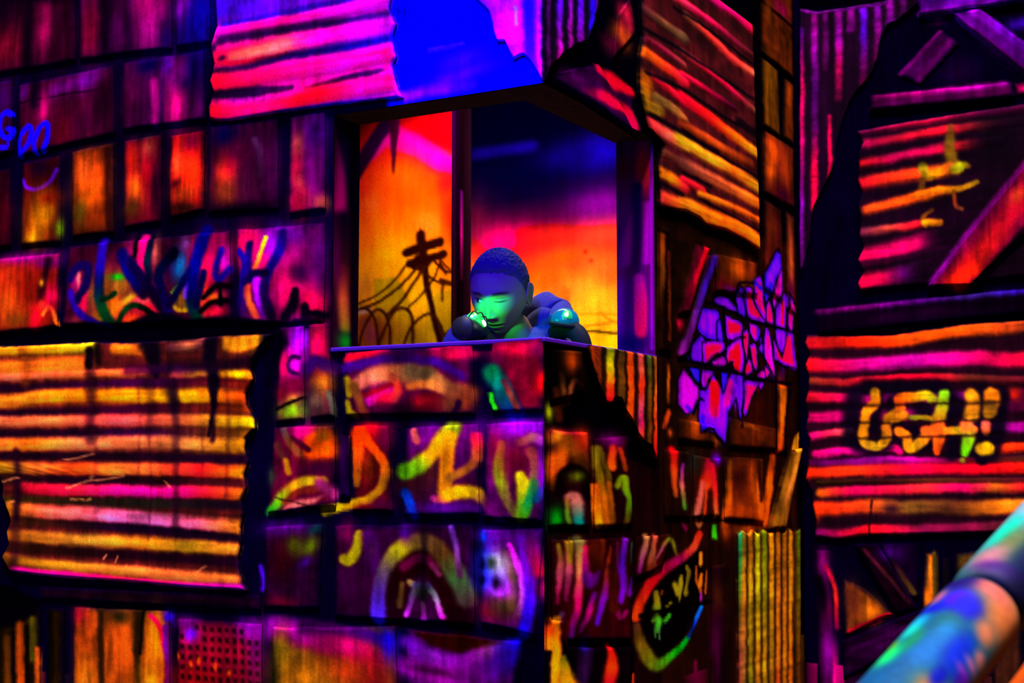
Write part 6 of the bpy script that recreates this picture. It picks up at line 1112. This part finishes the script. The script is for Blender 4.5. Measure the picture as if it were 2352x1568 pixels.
# ears
def ear(s):
    t, p = np.meshgrid(np.linspace(0, 2 * np.pi, 28, endpoint=False), np.linspace(.05, np.pi - .05, 18))
    ex, ey, ez = .010 * np.cos(p), .019 * np.sin(p) * np.cos(t), .031 * np.sin(p) * np.sin(t)
    ey = ey * (1 + .25 * ez / .03); rim = np.sqrt((ey / .019) ** 2 + (ez / .031) ** 2)
    ex = ex + .007 * rim ** 3 - .006 * np.exp(-(rim / .5) ** 2) * (np.cos(p) > 0)
    P = np.stack([s * (.069 + ex + .15 * np.maximum(ey, 0)), .012 + ey, -.006 + ez], -1).reshape(-1, 3)
    n, m = 18, 28
    return P, [(i * m + j, i * m + (j + 1) % m, (i + 1) * m + (j + 1) % m, (i + 1) * m + j) for i in range(n - 1) for j in range(m)] + [tuple(range(m))[::-1], tuple((n - 1) * m + j for j in range(m))]
ears = [ear(-1), ear(1)]
# ---- the player: body under the clothes, and hands round the toy gun
NB = HC + np.array([.062, .075, -.135]); CHS = NB + np.array([.02, .03, -.17]); PEL = np.array([NB[0] + .05, NB[1] + .08, DECK + .60])
SHR = pt(1292., 792., 3.70); SHL = pt(1080., 738., 3.76)
ELR = pt(1322., 950., 3.62); ELL = pt(1020., 905., 3.66)
HR = pt(1122., 862., 3.54); HL = pt(1080., 885., 3.50)
HIPR, HIPL = PEL + np.array([.08, 0, -.04]), PEL + np.array([-.08, 0, -.04])
KNR, KNL = np.array([HIPR[0] + .03, HIPR[1] - .03, DECK + .33]), np.array([HIPL[0] - .03, HIPL[1] - .05, DECK + .33])
FTR, FTL = np.array([KNR[0], KNR[1] + .05, DECK + .05]), np.array([KNL[0], KNL[1] + .04, DECK + .05])
TOR, TOL = FTR + np.array([.02, -.13, -.012]), FTL + np.array([-.02, -.13, -.012])
skel = [PEL, CHS, NB, HC + np.array([.02, .02, -.06]), SHR, ELR, HR, SHL, ELL, HL, HIPR, KNR, FTR, TOR, HIPL, KNL, FTL, TOL]
edg = [(0, 1), (1, 2), (2, 3), (1, 4), (4, 5), (5, 6), (1, 7), (7, 8), (8, 9), (0, 10), (10, 11), (11, 12), (12, 13), (0, 14), (14, 15), (15, 16), (16, 17)]
rad = [(.105, .08), (.12, .085), .048, .045, .05, .036, .026, .05, .036, .026, .07, .05, .036, .03, .07, .05, .036, .03]
Vb, Fb = evaluated('body', skel, edg, rad)
fingers = []
def hand(wrist, palm_to, across):
    """palm with four fingers and a thumb curled round a grip"""
    d = palm_to / np.linalg.norm(palm_to); a = across / np.linalg.norm(across); nrm = np.cross(d, a)
    out = [ring_tube([wrist, wrist + d * .03, wrist + d * .062], [.024, .032, .030], 16, True, .55, nrm)]
    for i, L in enumerate((.050, .058, .054, .042)):
        b = wrist + d * .055 + a * (.021 - .014 * i)
        out.append(ring_tube([b, b + d * L * .5 + nrm * .006, b + d * L * .8 + nrm * .024, b + d * L * .62 + nrm * .042], [.0082, .0078, .0072, .0058], 12))
    b = wrist + d * .022 + a * .026
    out.append(ring_tube([b, b + a * .018 + d * .018 + nrm * .01, b + a * .016 + d * .040 + nrm * .022], [.010, .009, .0066], 12))
    return out
fingers += hand(HR, np.array([-.5, -.45, .35]), np.array([.1, .3, .9])) + hand(HL, np.array([.3, -.55, .45]), np.array([-.2, .2, .9]))
allV, allF = join([(to_head(Vh), Fh)] + [(to_head(v), f) for v, f in ears] + [(Vb, Fb)] + fingers)
Call = np.vstack([lin(Ch), np.tile(lin(SK), (len(allV) - len(Vh), 1))])
M_SKIN = paint_material('skin', .6, .1, .1, 600., .05)
person = fix(mesh_obj('person', allV, allF, M_SKIN, None, Call))
tag(person, 'child in a dark hooded top aiming a toy gun over the sill', 'person')
# hair: close crop with a soft hairline
hm = (Z > np.where(Y < 0, .062 - .35 * np.abs(X) ** 1.0 * 0 - .0 , .0)) 
line = np.interp(Y, [-.10, -.06, -.035, -.012, .0, .02, .05, .1], [.078, .070, .050, .010, -.012, -.004, -.05, -.06])
dens = smooth(-.012, .012, Z - line + .006 * (value_noise((nt_, nl_), 5, 5, 3).ravel() - .5))
nrm_ = Vh / np.array([.0715, .092, .108]) ** 2; nrm_ /= np.linalg.norm(nrm_, axis=1)[:, None]
offs = dens * (.0025 + .007 * smooth(.0, .10, Z)) + .003 * dens * (value_noise((nt_, nl_), 3.2, 3.2, 9).ravel() - .5) - .0025 * (1 - dens)
Vhair = to_head(Vh + nrm_ * offs[:, None])
keep = dens > .02
Fhair = [f for f in Fh if all(keep[list(f)])]
used = np.unique(np.concatenate([np.array(f) for f in Fhair])); remap = {int(k): i for i, k in enumerate(used)}
M_HAIR = plain_material('short_dark_hair', (.07, .055, .085), .7, .1, noise=.5, nscale=400)
hair = fix(mesh_obj('hair', Vhair[used], [tuple(remap[int(i)] for i in f) for f in Fhair], M_HAIR, person))
hair['label'] = 'short cropped dark hair'
# hooded top, with the hood bunched behind the neck
sk2 = [PEL + np.array([0, 0, -.03]), CHS, NB + np.array([0, 0, -.035]), SHR, ELR, HR + (ELR - HR) * .12, SHL, ELL, HL + (ELL - HL) * .12, pt(1238., 768., 3.70)]
Vt, Ft = evaluated('top', sk2, [(0, 1), (1, 2), (2, 9), (9, 3), (3, 4), (4, 5), (1, 6), (6, 7), (7, 8)], [(.13, .10), (.15, .11), .075, .058, .052, .036, .066, .052, .036, .066])
nzv = np.array([math.sin(40 * p[0] + 25 * p[2]) * math.sin(33 * p[2] - 20 * p[1]) for p in Vt])[:, None]
M_TOP = plain_material('navy_fleece', (.07, .06, .16), .95, .02, noise=.4, nscale=120)
top = fix(mesh_obj('hooded_top', Vt + .003 * nzv * np.array([1, 1, .5]), Ft, M_TOP, person)); top['label'] = 'dark blue hooded top'
t_ = np.linspace(-.62 * np.pi, .62 * np.pi, 15)
hoodP = np.stack([NB[0] + .01 + .095 * np.sin(t_ + .35), NB[1] + .005 + .085 * np.cos(t_ + .35), NB[2] + .072 + .030 * np.cos(t_) + .010 * np.sin(5 * t_)], -1)
Vq, Fq = ring_tube(hoodP, [.022, .036, .046, .042, .046, .036, .022], 22)
Vq = Vq + .006 * np.array([math.sin(60 * p[0]) * math.sin(48 * p[2] + 30 * p[1]) for p in Vq])[:, None]
hood = fix(mesh_obj('hood', Vq, Fq, M_TOP, top))
Vc, Fc = ring_tube([SHR + np.array([-.085, -.01, .045]), SHR + np.array([-.05, -.02, .066]), SHR + np.array([-.012, -.02, .060])], [.030, .036, .020], 18)
mesh_obj('fold', Vc, Fc, M_TOP, top)
Vl, Fl = evaluated('legs', [PEL, HIPR, KNR, FTR, HIPL, KNL, FTL], [(0, 1), (1, 2), (2, 3), (0, 4), (4, 5), (5, 6)], [(.12, .095), .085, .062, .05, .085, .062, .05])
fix(mesh_obj('trousers', Vl, Fl, plain_material('black_cotton', (.02, .02, .03), .9, .1, noise=.3), person))
# sensor harness on the shoulder
M_STRAP = plain_material('black_webbing', (.006, .006, .008), .7, .08, noise=.3, nscale=200)
strapP = [pt(1262., 772., 3.66), pt(1284., 760., 3.62), pt(1312., 757., 3.59), pt(1334., 778., 3.57), pt(1342., 830., 3.57), pt(1342., 930., 3.57)]
Vs, Fs = ring_tube(strapP, [.016, .022, .024, .024, .024, .024], 20, True, .8, [0, 1, .1])
harness = fix(mesh_obj('harness', Vs, Fs, M_STRAP, person)); harness['label'] = 'black padded shoulder strap with sensor'
M_LENS = plain_material('teal_sensor_dome', (.0, .10, .13), .2, .5, emit=(.0, .10, .13), strength=.55)
M_LED = plain_material('green_light_lens', (.02, .5, .05), .25, .5, emit=(.02, 1.0, .06), strength=.55)
M_LED.node_tree.nodes['Principled BSDF'].inputs['Alpha'].default_value = .55
M_LEDW = plain_material('white_green_diode', (.9, 1, .9), .3, .5, emit=(.75, 1.0, .72), strength=5)
def dome(name, c, rx, ry, rz, mat, parent, tilt=0., n=26, m=12, low=-.25):
    V = []
    for i in range(m + 1):
        a = low + (math.pi / 2 - low) * i / m
        for j in range(n):
            b = 2 * math.pi * j / n
            V.append((rx * math.cos(a) * math.cos(b), ry * math.cos(a) * math.sin(b), rz * math.sin(a)))
    V = np.array(V); R = np.array(Matrix.Rotation(tilt, 3, 'Y')); V = V @ R.T + c
    F = [(i * n + j, i * n + (j + 1) % n, (i + 1) * n + (j + 1) % n, (i + 1) * n + j) for i in range(m) for j in range(n)] + [tuple(range(n))[::-1]]
    return fix(mesh_obj(name, V, F, mat, parent))
DC = pt(1298., 738., 3.60)
dome('sensor_dome', DC, .038, .030, .036, M_LENS, harness, .18)
dome('light_pod', DC + np.array([.004, -.022, .010]), .015, .014, .018, M_LED, harness, .1)
dome('diode', pt(1301., 722., 3.545), .0055, .0055, .0055, M_LEDW, harness, 0, 14, 8, -1.5)
Vr, Fr = lathe([(0, .041), (.006, .043), (.010, .041)], DC + np.array([0, 0, -.016]), [.15, -.1, 1], 30)
fix(mesh_obj('rim', Vr, Fr, M_STRAP, harness))

# ---- toy gun: dark muzzle towards the hall, lit dome above it
M_GUN = plain_material('black_moulded_plastic', (.006, .006, .010), .45, .15, noise=.3, nscale=80)
GM = pt(1058., 752., 3.40); GT = pt(1098., 766., 3.50)
gax = (GM - GT) / np.linalg.norm(GM - GT)
gun = empty('toy_gun', tuple(GT)); tag(gun, 'black toy laser gun with a glowing green dome beside the cheek', 'toy gun')
def gp(name, vf, mat, parent=None):
    v, f = vf
    o = fix(mesh_obj(name, v - (GT if parent is None else 0), f, mat, gun if parent is None else parent)); return o
barrel = gp('barrel', lathe([(-.02, .024), (.0, .029), (.05, .030), (.075, .0285), (.095, .0275), (.100, .026), (.100, .019), (.085, .017)], GT, gax), M_GUN)
gp('muzzle_ring', lathe([(.088, .0295), (.092, .031), (.098, .0305), (.1015, .028)], GT, gax), M_GUN)
body_dir = np.array([.12, .55, -.12]); body_dir /= np.linalg.norm(body_dir)
gp('body', ring_tube([GT + gax * .01 + np.array([.0, 0, -.02]), GT + body_dir * .06 + np.array([.01, 0, -.03]), GT + body_dir * .16 + np.array([.015, 0, -.045])], [.036, .042, .034], 8, True, 1.0), M_GUN)
gp('receiver', ring_tube([GT + np.array([-.012, .0, -.012]), GT + np.array([.018, .02, -.03]), GT + np.array([.045, .05, -.05])], [.034, .036, .030], 10), M_GUN)
gp('grip', ring_tube([GT + body_dir * .05 + np.array([0, 0, -.04]), GT + body_dir * .08 + np.array([0, .01, -.10]), GT + body_dir * .09 + np.array([0, .02, -.15])], [.020, .022, .024], 12), M_GUN)
gp('trigger_guard', ring_tube([GT + np.array([0, 0, -.045]), GT + np.array([0, .005, -.085]), GT + body_dir * .06 + np.array([0, 0, -.095])], [.005, .005, .005], 8), M_GUN)
gp('front_grip', ring_tube([GT + gax * .03 + np.array([.012, .01, -.02]), GT + gax * .03 + np.array([.03, .02, -.06])], [.022, .024], 12), M_GUN)
GD = pt(1093., 738., 3.47)
glens = dome('light_dome', GD - GT, .027, .024, .026, M_LED, gun, .55)
dome('diode', pt(1084., 726., 3.435) - GT, .0035, .0035, .0035, M_LEDW, gun, 0, 12, 8, -1.5)
dome('diode', pt(1112., 742., 3.435) - GT, .0045, .003, .009, M_LEDW, gun, -.4, 12, 8, -1.5)
for q_ in (-.6, .0, .6):
    dirv = np.array([math.sin(q_ + .5), -.6, math.cos(q_ + .5)]); dirv /= np.linalg.norm(dirv)
    Vx, Fx = ring_tube([GD + np.array([-.02, -.01, -.006]) + dirv * .012, GD + dirv * .029, GD + np.array([.022, -.012, -.012]) + dirv * .010], [.0016, .002, .0016], 8)
    fix(mesh_obj('cage_rib', Vx - GT, Fx, M_GUN, gun))
def point_light(name, loc, power, color, r=.01):
    d = bpy.data.lights.new(name, 'POINT'); d.energy = power; d.color = color; d.shadow_soft_size = r
    o = bpy.data.objects.new(name, d); COL.objects.link(o); o.location = tuple(loc); return o
spot_light('gun_glow', tuple(pt(1094., 707., 3.452)), tuple(pt(1136., 737., 3.53)), math.radians(92), 2.2, (0., 1., 0.), .006, .35)
point_light('sensor_glow', pt(1280., 704., 3.50), .10, (.05, 1, .45), .01)

# ---- paint-splashed handrail in front
rail = empty('handrail', (0, 0, 0)); tag(rail, 'paint splashed padded handrail slanting across the lower corner', 'handrail')
RA, RB = pt(2588., 1008., 1.75), pt(1966., 1748., 1.20)
rd = (RB - RA) / np.linalg.norm(RB - RA); rl = np.linalg.norm(RB - RA)
mid_ = (RA + RB) / 2 - EYE
ra = np.cross(rd, mid_); ra /= np.linalg.norm(ra)
if ra[2] < 0: ra = -ra
rb = np.cross(rd, ra)
if rb @ mid_ > 0: rb = -rb
def rail_colors(t, w, base, spots):
    """splashes, painted highlight and edge shading by place along (0..1) and around (0..1) the pad"""
    c = np.array(base, float) * np.ones((len(t), 3))
    for tc, wc, st, sw, col in spots:
        dw = (w - wc + .5) % 1 - .5
        m = np.exp(-(((t - tc) / st) ** 2 + (dw / sw) ** 2) ** 1.5)[:, None]
        c = c * (1 - m) + np.array(col, float) * m
    return c
M_RAIL = paint_material('splashed_foam_paint', .6, .08, .3, 120., .1)
def rail_pad(name, O, t0, t1, r, base, spots, label):
    n, m = 72, max(12, int((t1 - t0) * rl / .004))
    t = np.linspace(t0, t1, m); th = np.linspace(0, 2 * np.pi, n, endpoint=False)
    tt, hh = np.meshgrid(t, th, indexing='ij')
    e = np.minimum(tt - t0, t1 - tt) * rl; rr = r * (1 - .16 * np.exp(-(e / .006)))
    P = O + (tt * rl)[..., None] * rd + rr[..., None] * (np.cos(hh)[..., None] * ra + np.sin(hh)[..., None] * rb)
    C = rail_colors(((tt - t0) / (t1 - t0)).ravel(), (hh / (2 * np.pi)).ravel(), base, spots)
    F = [(i * n + j, i * n + (j + 1) % n, (i + 1) * n + (j + 1) % n, (i + 1) * n + j) for i in range(m - 1) for j in range(n)] + [tuple(range(n))[::-1], tuple((m - 1) * n + j for j in range(n))]
    o = fix(mesh_obj(name, P.reshape(-1, 3), F, M_RAIL, rail, lin(C, 1., 1.35) * .42)); o['label'] = label; return o
TS, RR = .625, .0415
rail_pad('foam_pad', RA, 0, TS - .004, RR, (0, 74, 92), [(.45, .06, .6, .10, (150, 190, 190)), (.62, .14, .2, .07, (190, 180, 220)), (.80, .10, .10, .06, (0, 225, 195)), (.66, .24, .07, .05, (245, 150, 165)), (.86, .17, .10, .06, (130, 140, 90)), (.93, .13, .06, .08, (200, 140, 150)), (.90, .28, .10, .08, (0, 40, 100)), (.97, .25, .03, .14, (90, 0, 150)), (.98, .35, .06, .12, (10, 0, 70)), (.78, .36, .1, .06, (0, 130, 130)), (.86, .40, .05, .04, (210, 130, 120)), (.3, .3, .2, .1, (20, 120, 150))], 'pale teal padded sleeve')  # opening pale spots are a highlight painted along the upper edge
rail_pad('foam_pad', RA, TS + .004, 1., RR, (0, 110, 160), [(.12, .34, .16, .14, (250, 150, 90)), (.06, .22, .06, .10, (235, 130, 120)), (.07, .10, .07, .07, (40, 0, 130)), (.17, .05, .06, .04, (220, 120, 150)), (.20, .15, .07, .06, (110, 0, 240)), (.23, .20, .07, .055, (10, 0, 220)), (.27, .08, .04, .06, (0, 20, 210)), (.28, .31, .06, .05, (240, 150, 110)), (.36, .06, .05, .045, (0, 190, 230)), (.43, .07, .06, .04, (0, 225, 205)), (.36, .18, .08, .05, (0, 120, 130)), (.50, .12, .08, .03, (0, 150, 110)), (.60, .07, .08, .045, (0, 240, 130)), (.52, .045, .04, .02, (140, 200, 50)), (.42, .20, .08, .04, (0, 140, 200)), (.55, .20, .10, .05, (0, 130, 200)), (.46, .28, .12, .05, (0, 60, 220)), (.38, .36, .04, .04, (235, 150, 150)), (.44, .35, .02, .05, (210, 130, 190)), (.50, .34, .02, .05, (190, 100, 220)), (.54, .37, .06, .05, (120, 0, 200)), (.70, .31, .09, .09, (250, 160, 90)), (.62, .28, .06, .03, (10, 30, 200)), (.3, .45, .7, .06, (96, 76, 22)), (.6, .48, .7, .05, (30, 20, 14))], 'blue and peach splashed sleeve')  # closing dark spots paint shading into the lower edge
rail_pad('foam_pad', RA, -.85, -.004, RR, (20, 110, 140), [(.3, .2, .15, .12, (240, 140, 120)), (.7, .3, .1, .1, (60, 0, 200)), (.5, .1, .1, .1, (0, 220, 180)), (.9, .25, .1, .1, (0, 60, 120))], 'teal splashed sleeve')
rail_pad('foam_pad', RA, 1.004, 1.45, RR, (0, 110, 150), [(.3, .2, .2, .1, (250, 150, 90)), (.7, .2, .2, .1, (40, 0, 200))], 'blue splashed sleeve')
off_ = -ra * .092 - np.array([0, 0, .01])
rail_pad('lower_pad', RA + off_, -.85, 1.45, RR * .9, (235, 110, 10), [(.7, .12, .3, .05, (190, 90, 10)), (.74, .2, .03, .06, (150, 0, 60)), (.6, .3, .1, .1, (255, 130, 10))], 'orange lower sleeve')
M_STEEL = plain_material('dark_steel', (.02, .02, .03), .4, .4, metallic=.6, noise=.2)
for O_, nm_ in ((RA, 'rail_tube'), (RA + off_, 'rail_tube')):
    mesh_obj(nm_, *ring_tube([O_ - rd * rl * .88, O_ + rd * rl * .5, O_ + rd * rl * 1.48], [.024, .024, .024], 16), M_STEEL, rail)
for e_ in (RA - rd * rl * .82, RA + rd * rl * 1.42):
    mesh_obj('post', *ring_tube([e_ + rd * .0, np.array([e_[0], e_[1], e_[2] * .5]), np.array([e_[0], e_[1], 0.])], [.022, .022, .022], 16, True, 1., [1, 0, 0]), M_STEEL, rail)
